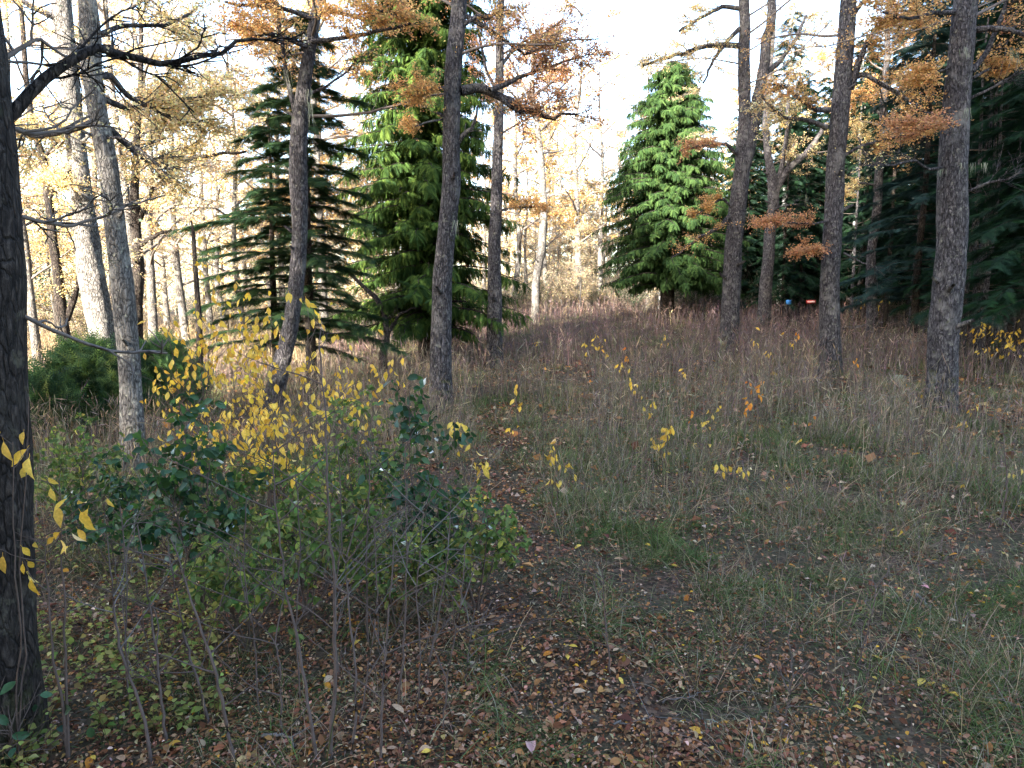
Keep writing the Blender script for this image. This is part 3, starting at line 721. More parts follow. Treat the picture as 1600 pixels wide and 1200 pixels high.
# ------------------------------------------------------------------ conifers
def conifer(height, base, prof, nb, nsp, style, cols, size, rt, droop=.35, rise=.15, ratio=.75, dead=0, w=None, jit=.22, sw=.85, gn=False, irr=(.72, 1.15)):
    """a conifer standing at the origin: trunk, boughs, sprays"""
    gt, gb, gf = G(), G(), G()
    n = 40
    z = np.linspace(-.25, height, n)
    path = np.stack([.05 * (vn(z, 1, 2.5, 3) - .5) * 2, .05 * (vn(z, 5, 2.5, 4) - .5) * 2, z, rt * (1 - np.clip(z / height, 0, 1) * .93)], 1)
    gt.add(trunk_geo(path, 12, .3, .05, 5))
    u = np.linspace(0, 1, nb) ** ratio
    zb = base + (height - base) * u + rng.uniform(-.12, .12, nb) * (height / 14)
    az = np.arange(nb) * 2.39996 + rng.uniform(-.4, .4, nb)
    f = np.clip((zb - base) / (height - base), 0, 1)
    L = np.array([prof(v) for v in f]) * rng.uniform(*irr, nb)
    m = 8; t = np.linspace(0, 1, m)
    hor = np.stack([np.cos(az), np.sin(az), np.zeros(nb)], 1)
    P = hor[:, None] * (L[:, None] * t)[..., None]
    P[:, :, 2] = zb[:, None] + L[:, None] * (rise * t - droop * t * t)[:]
    P[:, :, :2] += np.cumsum(rng.normal(0, .02, (nb, m, 2)), 1) * L[:, None, None]
    gb.add(tubes(P, (np.maximum(.006, rt * .16 * (1 - .6 * f)))[:, None] * (1 - .85 * t)[None], 4))
    k = nsp
    p, tn, s = kids(P, k, .12)
    bi = np.repeat(np.arange(nb), k)
    keep = rng.uniform(size=len(p)) < np.clip(L[bi] / max(L.max(), .1) * 1.1 + .12, 0, 1)
    p, tn, s, bi = p[keep], tn[keep], s[keep], bi[keep]
    side = np.cross(tn, (0, 0, 1.0)); side = unit(side)
    sg = rng.choice([-1, 1], len(p))[:, None] * rng.uniform(.1, 1, (len(p), 1))
    wid = (.30 * L[bi] * (1 - s) + .10 * size)[:, None]
    if style == 'cedar':
        p = p + side * sg * wid * rng.uniform(0, 1, (len(p), 1)); p[:, 2] -= rng.uniform(0, .15, len(p)) * size
        D = unit(tn * .8 + side * sg * .8 + np.stack([0 * s, 0 * s, -rng.uniform(.1, 1.3, len(s))], 1) + rng.normal(0, .28, p.shape))
        Nn = unit(hor[bi] * .6 + np.array([0, 0, 1.0]) + rng.normal(0, .25, p.shape))
        tm = CEDAR
    else:
        p = p + side * sg * wid * rng.uniform(0, .8, (len(p), 1))
        D = unit(tn * .7 + side * sg * 1.1 + rng.normal(0, .12, p.shape) + np.array([0, 0, -.08]))
        Nn = unit(np.array([0, 0, 1.0]) + rng.normal(0, .22, p.shape))
        tm = FIR
    sz = size * rng.uniform(.65, 1.25, len(p))
    if gn:
        gf = dict(pos=p, rot=eulers(D, Nn), sz=sz, cols=cols, tms=CEDARS if style == 'cedar' else FIRS, sw=sw)
    else:
        gf.add(inst(tm, p, D, Nn, sz * sw, sz), pal(len(p), cols, jit, w, len(tm[0])))
    # sprays round the leader
    if dead:
        a = rng.uniform(0, 6.28, dead); zz = rng.uniform(.6, base + .6, dead)
        Q = grow(np.stack([0 * a, 0 * a, zz], 1), np.stack([np.cos(a), np.sin(a), -.15 + 0 * a], 1), rng.uniform(.5, 1.6, dead), 5, .18)
        gb.add(tubes(Q, np.linspace(.012, .004, 5)[None], 3))
    return gt, gb, gf

def plant_conifer(name, label, loc, geo, group=None, bark=None, rz=0):
    r = root(name, label, 'tree', (0, 0, 0), group)
    part('trunk', geo[0], bark or M_BARK_DARK, r)
    tag(part('boughs', geo[1], M_BARK_DARK, r), kind='stuff')
    if isinstance(geo[2], dict):
        q = geo[2]; ms = []
        for i, c in enumerate(q['cols']):
            for tm in (q['tms'][i % 4], q['tms'][(i + 1) % 4]):
                g = G(); g.add((tm[0] * [q['sw'], 1, 1], tm[1]), c); ms.append(mesh_of('foliage', g, M_CON))
        tag(gn_scatter('foliage', ms, q['pos'], q['rot'], q['sz'], rng.integers(0, len(ms), len(q['pos'])), None, r), kind='stuff')
    else:
        part('foliage', geo[2], M_CON, r)
    r.location = [float(v) for v in loc]; r.rotation_euler = (0, 0, rz); WL[r.name] = np.array(loc, float)
    return r

CEDARC = [(.032, .063, .021), (.042, .08, .025), (.025, .05, .02), (.062, .104, .032)]
CEDAR2 = [(.042, .078, .021), (.06, .105, .026), (.03, .058, .02), (.09, .135, .03)]
def cone_prof(R, p=.8, low=.8):
    return lambda f: R * (low + (1 - low) * min(1, f * 6)) * (1 - f) ** p + .12
pA = on_ground(1043, 502)
hA = px_size(pA, 388); RA = px_size(pA, 113)
plant_conifer('conifer_tree', 'dense bright green conical conifer with drooping sprays standing alone in the meadow', pA,
    conifer(hA, px_size(pA, 52), lambda f: RA * min(1, (1 - f) / .78) ** .47 * (.93 + .07 * min(1, f * 8)) + .1, 440, 150, 'cedar', CEDARC, .27, .36, .34, .26, 0.95, sw=1.15, gn=True, irr=(.6, 1.1)), None)
pB = on_ground(612, 582)
sB = px_size(pB, 1)
plant_conifer('conifer_tree', 'tall green conifer with long drooping sprays left of the middle trunk', pB + np.array([sB * 52, .8, 0]),
    conifer(sB * 800, sB * 62, lambda f: sB * 150 * (1 - f) ** .42 * (.85 + .3 * vn(f * 9, 2, 1, 4)), 440, 135, 'cedar', CEDAR2, .28, .26, .32, .24, 1.0, sw=1.15, gn=True, irr=(.5, 1.2)), None)
FIRC = [(.024, .05, .026), (.033, .064, .028), (.018, .038, .022), (.045, .075, .028)]
pC = on_ground(491, 612)
sC = px_size(pC, 1)
plant_conifer('fir_tree', 'dark fir with level layered boughs against the bright clearing', pC,
    conifer(sC * 560, sC * 85, lambda f: sC * (185 * (1 - f) ** .6 + 8) * (.45 + .75 * vn(f * 31, 3, 1, 8)), 92, 190, 'fir', FIRC, .26, .13, .24, .12, 1.0, sw=1.15, gn=True, irr=(.5, 1.2)), 'dark firs left of the tall conifer')
pD = on_ground(408, 622) + np.array([0, 1.2, 0]); pD[2] = gz(pD[0], pD[1])
plant_conifer('fir_tree', 'smaller dark fir with layered boughs behind the yellow saplings', pD,
    conifer(sC * 470, sC * 70, lambda f: sC * (135 * (1 - f) ** .6 + 8) * (.45 + .75 * vn(f * 27, 6, 1, 8)), 70, 160, 'fir', FIRC, .25, .10, .24, .12, 1.0, sw=1.15, gn=True, irr=(.5, 1.2)), 'dark firs left of the tall conifer')

# the dark spruce wood on the right
SPR = [(.016, .036, .022), (.022, .046, .026), (.02, .05, .02), (.024, .044, .032)]
BLUE = [(.03, .058, .05), (.04, .07, .06), (.026, .05, .045)]
spA = conifer(17, 1.9, lambda f: 2.7 * (1 - f) ** .8 + .15, 130, 85, 'fir', SPR, .40, .12, .28, .02, 1.0, 16, sw=1.1, gn=True)
spB = conifer(14, 1.4, lambda f: 2.4 * (1 - f) ** .75 + .15, 112, 90, 'fir', BLUE, .34, .12, .22, .05, 1.0, 10, sw=1.1, gn=True)
SW = 'dark spruces of the shaded wood on the right'
spots = [  # px, distance, kind, size, label
    (1432, 22, 1, 1.0, 'blue-green spruce close behind the thick right-hand trunk'),
    (1600, 18.5, 0, 1.0, 'dark spruce filling the right edge behind the thick trunk'),
    (1660, 20, 0, 1.1, None), (1520, 24, 0, 1.05, None), (1590, 27, 0, 1.1, None), (1480, 29, 1, 1.1, None), (1385, 30, 0, .85, None),
    (1345, 36, 0, .8, None), (1290, 40, 0, .75, None), (1240, 43, 0, .8, None), (1250, 37, 0, .7, None), (1222, 34, 0, .62, None), (1272, 39.5, 0, .75, None), (1165, 41, 0, .6, None), (1180, 46, 0, .75, None), (1420, 36, 0, 1.15, None), (1545, 36, 1, 1.1, None), (1325, 48, 0, .85, None),
    (1500, 44, 0, 1.2, None), (1620, 40, 1, 1.2, None), (1680, 24, 0, 1.1, None), (1546, 22, 0, .95, None), (1580, 26, 0, 1.0, None), (1625, 15.5, 0, .8, None), (1450, 52, 0, 1.2, None), (1380, 44, 1, .95, None), (1140, 52, 0, .8, None), (1280, 52, 0, .9, None), (1215, 56, 0, .9, None)]
src = {}
sn = [0, 0]
for i, (px, Y, kd, sc, lab) in enumerate(sorted(spots, key=lambda q: q[0])):
    p = at(px, 480, Y); p[2] = gz(p[0], p[1])
    if lab is None:
        lab = ORD[sn[kd]] + (' dark green spruce from the left in the shaded right-hand wood' if kd == 0 else ' blue-green spruce from the left deep in the right-hand wood'); sn[kd] += 1
    if kd not in src:
        src[kd] = plant_conifer('spruce_tree', lab, p, spA if kd == 0 else spB, SW, rz=rng.uniform(0, 6)); src[kd].scale = (sc,) * 3
    else:
        copy_tree(src[kd], p, rng.uniform(0, 6.28), sc, lab, SW)
# thin bare plantation stems beside the thick trunk
gt = G(); zz = np.linspace(-.2, 9, 24)
gt.add(trunk_geo(np.stack([.05 * np.sin(zz), 0 * zz, zz, .085 * (1 - zz / 12)], 1), 10, .2, .04, 2))
gq = G(); Q = grow(np.stack([np.zeros(16), np.zeros(16), np.linspace(1.2, 8.5, 16)], 1), unit(rng.normal(size=(16, 3)) * [1, 1, .1]), rng.uniform(.5, 1.3, 16), 5, .2)
gq.add(tubes(Q, np.linspace(.012, .004, 5)[None], 3))
pole = None
pn = {True: 0, False: 0}
for px, py, Y in sorted(((1508, 515, 19), (1517, 512, 20), (1524, 512, 19.5), (1531, 510, 19), (1539, 508, 18.5), (1572, 505, 21), (1556, 500, 24), (1478, 498, 26), (1424, 495, 28), (1238, 478, 38), (1222, 478, 37), (1254, 478, 39), (1275, 478, 40), (1330, 480, 34), (1340, 480, 36))):
    p = at(px, py, Y); p[2] = gz(p[0], p[1])
    o_ = ORD[pn[px > 1400]]; pn[px > 1400] += 1
    lab = (o_ + ' thin bare grey stem from the left in the dark wood about the thick trunk') if px > 1400 else (o_ + ' thin bare stem from the left in the dark wood about the small signs')
    if pole is None:
        pole = root('bare_pole_tree', lab, 'tree', (0, 0, 0), 'thin bare stems in the dark wood'); part('trunk', gt, M_BARK, pole); tag(part('boughs', gq, M_TWIG, pole), kind='stuff')
        pole.location = [float(v) for v in p]
    else:
        copy_tree(pole, p, rng.uniform(0, 6), rng.uniform(.85, 1.1), lab)

# young pines behind the slim leaning trunk
PINEC = [(.045, .08, .035), (.06, .105, .04), (.035, .065, .036), (.085, .13, .035)]
def young_pine(label, px, py, Y, h, R, bright=1.0):
    p = at(px, py, Y); p[2] = gz(p[0], p[1])
    gt, gb, gf = conifer(h, .15, lambda f: R * (1 - f) ** .6 + .1, 44, 1, 'fir', PINEC, .2, .05, -.12, .25, 1.0)
    gf = G()
    a = np.concatenate(gb.v).reshape(44, 8, 4, 3).mean(2)
    q, t, s = kids(a, 46, .15)
    D = unit(t + rng.normal(0, .6, q.shape) + np.array([0, 0, .3])); Nn = rng.normal(size=q.shape)
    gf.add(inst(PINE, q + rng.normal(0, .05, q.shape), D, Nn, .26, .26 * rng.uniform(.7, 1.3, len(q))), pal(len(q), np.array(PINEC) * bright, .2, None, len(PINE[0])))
    plant_conifer('young_pine', label, p, (gt, gb, gf), 'young pines behind the slim leaning trunk')
young_pine('bushy young pine left of the slim leaning trunk, in shade', 140, 690, 11.2, 1.35, .8)
young_pine('bright sunlit young pine right of the slim leaning trunk', 258, 660, 12.2, 1.3, .6, 1.4)  # needle colours brightened to paint the sunlight on this one
young_pine('low young pine beside the nearest trunk, half hidden', 62, 700, 10.4, .9, .6)

# ------------------------------------------------------------------ thin sunlit wood behind
def wood_tree(kind, h, r, cols, nl, L, z0, ls=.07, nleaf=9):
    z = np.linspace(-.25, h, 50)
    path = np.stack([.5 * (vn(z, kind, 4, kind) - .5), .5 * (vn(z, kind + 9, 4, kind) - .5), z, r * (1 - .88 * np.clip(z / h, 0, 1))], 1)
    gt, gw, gl = G(), G(), G()
    gt.add(trunk_geo(path, 12, .3, .06, kind))
    auto_limbs(gw, gl, path, nl, z0, h - .5, L, cols, r=r * .32, nsub=8, nleaf=nleaf, ls=ls, rise=.5, ltw=.6, ntw=6)
    return gt, gw, gl
PALE = [(.5, .41, .24), (.55, .44, .24), (.46, .36, .26), (.44, .4, .3)]  # washed-out look of overexposed background leaves put into their colour
GOLDB = [(.55, .38, .15), (.6, .44, .2), (.48, .3, .1), (.56, .38, .14)]
WT = [wood_tree(1, 15, .17, GOLDB, 16, 3.4, 2.8, .07, 5), wood_tree(2, 13, .13, PALE, 15, 3.0, 2.2, .07, 5), wood_tree(3, 16, .2, ORANGE + GOLDB, 17, 3.8, 4.0, .09, 7), wood_tree(4, 9, .07, PALE, 14, 1.6, 1.0, .07, 9), wood_tree(5, 7, .05, PALE, 12, 1.1, .8, .045, 1)]
WOOD = []
def wood_copy(k, x, y, sc, lab, grp):
    loc = (x, y, float(gz(x, y)))
    rz = rng.uniform(0, 6.28)
    for kk, r in WOOD:
        if kk == k:
            return copy_tree(r, loc, rz, sc, lab, grp)
    r = root('woodland_tree', lab, 'tree', (0, 0, 0), grp)
    part('trunk', WT[k][0], M_BARK_PALE, r); tag(part('limbs', WT[k][1], M_TWIG_GREY, r), kind='stuff'); part('crown', WT[k][2], M_FOL, r)
    r.location = loc; r.rotation_euler = (0, 0, rz); r.scale = (sc,) * 3; WL[r.name] = np.array(loc)
    WOOD.append((k, r)); return r
def wood_patch(n, a0, a1, d0, d1, kinds, lab, grp, smin=.8, smax=1.15):
    for i in range(n):
        a = math.radians(a0 + (a1 - a0) * (i + rng.uniform(0, 1)) / n); d = rng.uniform(d0, d1)
        wood_copy(int(rng.choice(kinds)), d * math.sin(a), d * math.cos(a), rng.uniform(smin, smax), lab % ORD[i], grp)
wood_patch(16, -42, -9, 22, 34, [0, 1, 3], '%s tree from the left in the nearer row of the golden wood', 'golden trees of the sunlit wood on the left')
wood_patch(16, -42, -6, 34, 50, [0, 1, 2], '%s tree from the left in the farther row of the golden wood', 'golden trees of the sunlit wood on the left')
wood_patch(16, 0.3, 8, 40, 58, [4, 4, 3], '%s thin young tree from the left in the pale thicket behind the meadow', 'pale young trees behind the meadow')
wood_patch(16, -3, 12, 44, 64, [0, 1, 1, 2], '%s tall pale tree from the left far behind the meadow', 'tall pale trees far behind the meadow', .95, 1.25)
wood_patch(9, 13, 34, 44, 62, [0, 2, 2], '%s orange-leaved tree from the left rising behind the dark spruces', 'orange trees behind the spruces', .95, 1.2)
wood_copy(3, 3.9, 41, .62, 'little golden-topped tree left of the dense green conifer', None)

# ---- the far wood all round and the tall wood behind the camera, each read as one mass
def far_wood():
    src = []
    for q in range(4):
        g = G(); h = 14.0
        P = np.stack([.3 * np.sin(np.arange(6) + q), .3 * np.cos(np.arange(6) * 1.3 + q), np.linspace(-.3, h * .9, 6)], 1)
        g.add(tubes(P, np.linspace(.2, .05, 6)[None], 6), (.2, .17, .14))
        B = grow(np.stack([np.zeros(26), np.zeros(26), np.linspace(2.5, 12.5, 26)], 1), rng.normal(size=(26, 3)) * [1, 1, .2] + [0, 0, .35], rng.uniform(1.5, 3.2, 26), 5, .15)
        g.add(tubes(B, np.linspace(.05, .02, 5)[None], 3), (.2, .17, .14))
        n = 2000; f = rng.uniform(.04, 1, n) ** .85
        R = 3.0 * np.sqrt(np.clip(np.sin(f * 3.0), .05, 1)) * rng.uniform(.1, 1, n) ** .5 * (.6 + .8 * vn(f * 14, q, 1, q))
        b = rng.uniform(0, 6.28, n)
        pts = np.stack([R * np.cos(b), R * np.sin(b), f * h], 1)
        g.add(inst(DIAMOND, pts, rng.normal(size=(n, 3)), rng.normal(size=(n, 3)) + [0, 0, 1], .17, .28 * rng.uniform(.5, 1.2, n)), pal(n, [PALE, GOLDB, FIRC, PALE + ORANGE][q], .2, None, 4))
        src.append(mesh_of('far_wood', g, M_FOL))
    m = 150
    a = np.radians(-58 + 116 * (np.arange(m) + rng.uniform(0, 1, m)) / m); d = rng.uniform(62, 125, m)
    x, y = d * np.sin(a), d * np.cos(a); sc = rng.uniform(.7, 1.15, m)
    mid = (np.degrees(a) > -7) & (np.degrees(a) < 11); sc[mid] *= 1.1
    x, y = d * np.sin(a), d * np.cos(a)
    idx = np.where(rng.uniform(size=m) < np.where(x > 8, .6, .16), 2, rng.choice([0, 1, 3], m))
    tag(gn_scatter('far_wood', src, np.stack([x, y, gz(x, y)], 1), rng.uniform(0, 6.28, m), sc, idx, None), 'pale sunlit wood closing the view far behind', None, None, 'stuff')
far_wood()

def back_growth():
    """dark spruces deep in the right-hand wood and low scrub under the far trees"""
    ms = []
    spC = conifer(13, .3, lambda f: 2.6 * (1 - f) ** .8 + .15, 100, 30, 'fir', SPR, .7, .15, .25, .04, 1.0)
    spD = conifer(16, 2.0, lambda f: 2.7 * (1 - f) ** .8 + .15, 110, 34, 'fir', SPR, .62, .14, .28, .02, 1.0)
    for c in (spD, spC):
        g = G(); g.merge(c[0]); g.merge(c[2]); ms.append(mesh_of('spruce_wood', g, M_CON))
    m = 80; a = np.radians(rng.uniform(11, 52, m)); d = rng.uniform(42, 85, m); x, y = d * np.sin(a), d * np.cos(a)
    tag(gn_scatter('spruce_wood', ms, np.stack([x, y, gz(x, y)], 1), rng.uniform(0, 6.28, m), rng.uniform(.75, 1.1, m) * np.where(np.degrees(a) < 16, .7, 1), rng.integers(0, 2, m), None), 'dark mass of spruces deep in the wood on the right', None, None, 'stuff')
    ms = []
    for q in range(3):
        g = G(); B = grow(rng.normal(0, .25, (26, 3)) * [1, 1, 0], rng.normal(0, .35, (26, 3)) + [0, 0, 1], rng.uniform(.8, 2.6, 26), 6, .12)
        g.add(tubes(B, np.linspace(.014, .006, 6)[None], 3), (.22, .19, .15))
        p, t, s = kids(B, 6, .3); C = grow(p, spread(t, .4, 1.1), rng.uniform(.2, .7, len(p)), 4, .15); g.add(tubes(C, .006, 3), (.24, .2, .16))
        p, t, s = kids(C, [5, 3, 7][q], .2); n = len(p)
        g.add(inst(DIAMOND, p, rng.normal(size=(n, 3)), rng.normal(size=(n, 3)) + [0, 0, 1], .05, .075 * rng.uniform(.5, 1.3, n)), pal(n, [PALE, STRAWY, FIRC][q], .2, None, 4))
        ms.append(mesh_of('scrub', g, M_FOL))
    m = 260; a = np.radians(rng.uniform(-47, 40, m)); d = rng.uniform(30, 60, m); d = np.where(np.degrees(a) > -6, np.maximum(d, 43), d); x, y = d * np.sin(a), d * np.cos(a)
    tag(gn_scatter('scrub', ms, np.stack([x, y, gz(x, y)], 1), rng.uniform(0, 6.28, m), rng.uniform(.6, 1.3, m), np.where(np.degrees(a) > 13, 2, rng.choice(3, m, p=[.4, .3, .3])), None), 'tangle of pale twiggy scrub under the far trees', None, None, 'stuff')
STRAWY = [(.4, .33, .18), (.5, .36, .2), (.35, .3, .14)]
back_growth()

def rear_wood():
    src = []
    for _ in range(2):
        c = conifer(28, 1.0, lambda f: 3.6 * (1 - f) ** .6 + .2, 120, 15 + 9 * (len(src) == 0), 'fir', FIRC, 1.15, .35, .3, .05, 1.0, sw=1.0)
        g = G(); g.merge(c[0]); g.merge(c[2]); src.append(mesh_of('rear_wood', g, M_CON))
    # a belt standing across the sunlight, behind and to the left of the viewer
    sx, sy = SUN_AZ
    row = []
    for i, u in enumerate(np.arange(-10.3, 22, 2.9)):
        row.append((u, -15 - 3.5 * (i % 2), (.88, 1.03)[i] if i < 2 else 1.0 + .08 * math.sin(i * 2.1)))
    for i, u in enumerate(np.arange(-6, 22, 3.4)):
        row.append((u, -23, 1.12))
    for i, u in enumerate(np.arange(-4.5, 22, 3.4)):
        row.append((u, -28, 1.15))
    pts = np.array([(-sy * u - sx * v, sx * u - sy * v, 0) for u, v, s in row]); sc = np.array([r[2] for r in row])
    pts[:, 2] = gz(pts[:, 0], pts[:, 1])
    tag(gn_scatter('rear_wood', src, pts, rng.uniform(0, 6.28, len(pts)), sc, np.arange(len(pts)) % 2, None), 'tall conifer wood behind the viewer that shades the meadow', None, None, 'stuff')
rear_wood()
rng = np.random.default_rng(303)
# ------------------------------------------------------------------ meadow: grass, weeds, litter
PATH = np.array([on_ground(x, y)[:2] for x, y in ((770, 640), (785, 690), (800, 740), (795, 800), (790, 850), (800, 920), (830, 980), (890, 1040), (960, 1110), (1010, 1190))])
def path_dist(x, y):
    d = np.full(len(x), 1e9); p = np.stack([x, y], 1)
    for a, b in zip(PATH[:-1], PATH[1:]):
        t = np.clip(((p - a) @ (b - a)) / ((b - a) @ (b - a)), 0, 1)
        d = np.minimum(d, np.linalg.norm(p - a - t[:, None] * (b - a), axis=1))
    return d

def wedge(n, d0, d1, half=46, p=0.0):
    """points on the ground spread evenly over the view; p > 0 pulls them outward"""
    u = rng.uniform(size=n) ** (1 / (1 + p))
    d = d0 * (d1 / d0) ** u; a = np.radians(rng.uniform(-half, half, n))
    return d * np.sin(a), d * np.cos(a), d

def lit(x, y):
    """0..1: how far leaf litter takes the place of grass"""
    d = np.hypot(x, y)
    v = vn(x, y, 1.3, 21) * .6 + vn(x, y, .5, 22) * .4
    near = sstep(8, 3.0, d) * .10 + sstep(5.8, 3.6, d) * np.exp(-((x - .1) / 1.7) ** 2) * .34 + sstep(.4, -1.6, x) * sstep(7, 5, d) * .2
    right = sstep(7.2, 8.6, x) * sstep(17, 13, y) * sstep(8, 10, y) * .35
    v = .8 * v + .35 * (vn(x, y, .28, 23) - .5)
    return np.clip(sstep(.34, .72, v * .75 + near + right), 0, 1)

def lean_field(x, y): return np.stack([vn(x, y, .9, 31) - .5, vn(x, y, .9, 32) - .5], -1)

GREEN = [(.075, .105, .034), (.1, .13, .046), (.055, .085, .028), (.14, .16, .065)]
STRAW = [(.27, .205, .12), (.215, .16, .095), (.165, .12, .075), (.34, .265, .165)]
GREY = [(.17, .14, .1), (.125, .1, .075), (.21, .175, .13)]
PURP = [(.125, .09, .085), (.16, .11, .1), (.1, .078, .08), (.18, .12, .1)]

def tuft(cols, w, k, r, h, tilt, bend, tm, mixg=0.0):
    g = G(); p = rng.normal(0, r, (k, 3)) * [1, 1, 0]
    T = np.concatenate([p[:, :2] / r * tilt * .5 + rng.normal(0, tilt, (k, 2)), np.ones((k, 1))], 1)
    Nn = np.concatenate([T[:, :2] + rng.normal(0, .4, (k, 2)), -.5 * np.ones((k, 1))], 1)
    hh = h * rng.uniform(.45, 1.35, k)
    c = np.where((rng.uniform(size=k) < mixg)[:, None], pal(k, GREEN, .3), pal(k, cols, .3))
    p[:, 2] -= .015
    g.add(inst(tm, p, unit(T), Nn, w * rng.uniform(.6, 1.4, k), hh, hh * bend * rng.uniform(.3, 1.5, k)), np.repeat(c, len(tm[0]), 0))
    return mesh_of('grass', g, M_GRASS)

def grass():
    src = []
    for q in range(2):
        src += [tuft(GREEN, .0036, 40, .055, .14, .9, 1.0, BLADE4, .9), tuft(STRAW, .0034, 36, .08, .085, 1.2, .9, BLADE4, .6), tuft(STRAW, .0032, 40, .09, .11, 1.8, .9, BLADE4, .12),
                tuft(GREY, .0032, 42, .10, .09, 2.0, .8, BLADE4, .2), tuft(STRAW + GREY, .0028, 14, .04, .25, .5, .7, BLADE4, .1)]
    for q in range(2):
        src += [tuft(GREEN, .008, 34, .13, .21, .5, .7, BLADE, .8), tuft(STRAW, .0075, 34, .15, .22, .6, .6, BLADE, .35), tuft(GREY, .0075, 34, .15, .22, .7, .6, BLADE, .4)]
    x1, y1, d1 = wedge(36000, 2.4, 13); x2, y2, d2 = wedge(22000, 7, 38); k2 = rng.uniform(size=len(x2)) < sstep(7, 13, d2); x2, y2, d2 = x2[k2], y2[k2], d2[k2]
    x = np.r_[x1, x2]; y = np.r_[y1, y2]; d = np.r_[d1, d2]; far = np.arange(len(x)) >= len(x1)
    pd = path_dist(x, y); L = lit(x, y)
    keep = (rng.uniform(size=len(x)) > L * .86) & (pd + .35 * rng.uniform(size=len(x)) > .5 + .6 * (vn(x, y, .5, 9) - .5)) & (rng.uniform(size=len(x)) < .05 + 1.1 * sstep(.38, .72, vn(x, y, .6, 8) * .6 + vn(x, y, .22, 18) * .4))
    x, y, d, far = x[keep], y[keep], d[keep], far[keep]; n = len(x)
    lush = sstep(.56, .72, vn(x, y, 1.5, 5) * .55 + vn(x, y, .45, 6) * .45 + .05 * sstep(0, 4, x) + .3 * np.exp(-((x - 3.0) ** 2 + (y - 4.9) ** 2) / .35) + .3 * np.exp(-((x - 6.6) ** 2 + (y - 12) ** 2) / 1.2)); u = rng.uniform(size=n); v = rng.uniform(size=n)
    tall = vn(x, y, .8, 7)
    near_i = np.where(u < .30 + .6 * lush, np.where(v < .3 + .4 * tall, 0, 1), np.where(v < .45, 2, np.where(v < .9, 3, 4))) + 5 * rng.integers(0, 2, n)
    far_i = 10 + np.where(u < .25 + .6 * lush, 0, np.where(v < .35, 1, 2)) + 3 * rng.integers(0, 2, n)
    tag(gn_scatter('grass', src, np.stack([x, y, gz(x, y)], 1), rng.uniform(0, 6.28, n), rng.uniform(.6, 1.25, n) * (.7 + .6 * tall) * (1 + .45 * sstep(4.5, 9, d) * ~far), np.where(far, far_i, near_i), None), 'low matted green and straw-coloured grass of the meadow', None, None, 'stuff')
grass()

def weeds():
    """dry upright stalks: a purple-brown haze at the back of the meadow, thin grey ones nearer"""
    g = G()
    x, y, d = wedge(70000, 3.6, 44, 46, .8)
    cl = vn(x, y, 1.4, 41) * .6 + vn(x, y, .45, 42) * .4
    keep = (rng.uniform(size=len(x)) < sstep(5, 14, d) * sstep(.38, .56, cl) * 1.15 + .08) & (path_dist(x, y) > .35) & (lit(x, y) < .8)
    left = (x < -.22 * y - 1.0) & (y > 20)
    x, y, d, left = x[keep], y[keep], d[keep], left[keep]
    n = len(x); z = gz(x, y)
    h = rng.uniform(.2, .85, n) * (.75 + .25 * sstep(9, 16, d)) * (.5 + .9 * sstep(.35, .7, cl[keep]))
    D = unit(np.concatenate([rng.normal(0, .16, (n, 2)) + lean_field(x, y) * .3, np.ones((n, 1))], 1))
    w = np.maximum(.004, .0006 * d) * rng.uniform(.7, 1.3, n)
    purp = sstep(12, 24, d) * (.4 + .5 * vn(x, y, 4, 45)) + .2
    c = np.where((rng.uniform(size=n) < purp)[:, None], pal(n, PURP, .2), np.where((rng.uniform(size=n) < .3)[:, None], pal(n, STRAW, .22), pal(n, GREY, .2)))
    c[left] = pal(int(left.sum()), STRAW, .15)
    b = np.stack([x, y, z - .01], 1)
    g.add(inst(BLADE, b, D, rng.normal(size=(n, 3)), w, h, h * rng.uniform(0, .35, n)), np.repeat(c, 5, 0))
    # short side twigs and seed heads
    for k in range(3):
        t = rng.uniform(.45, .98, n)[:, None]
        q = b + D * h[:, None] * t
        T = unit(D * .8 + rng.normal(0, .5, (n, 3)))
        l = h * rng.uniform(.12, .3, n)
        g.add(inst(DIAMOND, q, T, rng.normal(size=(n, 3)), np.maximum(.0032, .0007 * d) * rng.uniform(.5, 1.6, n), l, .01), np.repeat(c * rng.uniform(.8, 1.35, (n, 1)), 4, 0))
    tag(part('dry_weeds', g, M_GRASS), 'dry grey and purple-brown weed stalks standing over the meadow', None, None, 'stuff')
weeds()

def fluff():
    """pale seed heads sprinkled over the far right of the meadow"""
    g = G(); x, y, d = wedge(1600, 20, 42, 40, .6); k = (x > 3); x, y, d = x[k], y[k], d[k]; n = len(x)
    s = .02 * rng.uniform(.6, 1.5, n)
    g.add(inst(OVAL, np.stack([x, y, gz(x, y) + rng.uniform(.25, .6, n)], 1), rng.normal(size=(n, 3)), rng.normal(size=(n, 3)), s, s), pal(n, [(.6, .57, .52)], .15, None, 7))
    tag(part('seed_heads', g, M_GRASS), 'pale seed heads speckling the brown weeds at the back', None, None, 'stuff')
fluff()

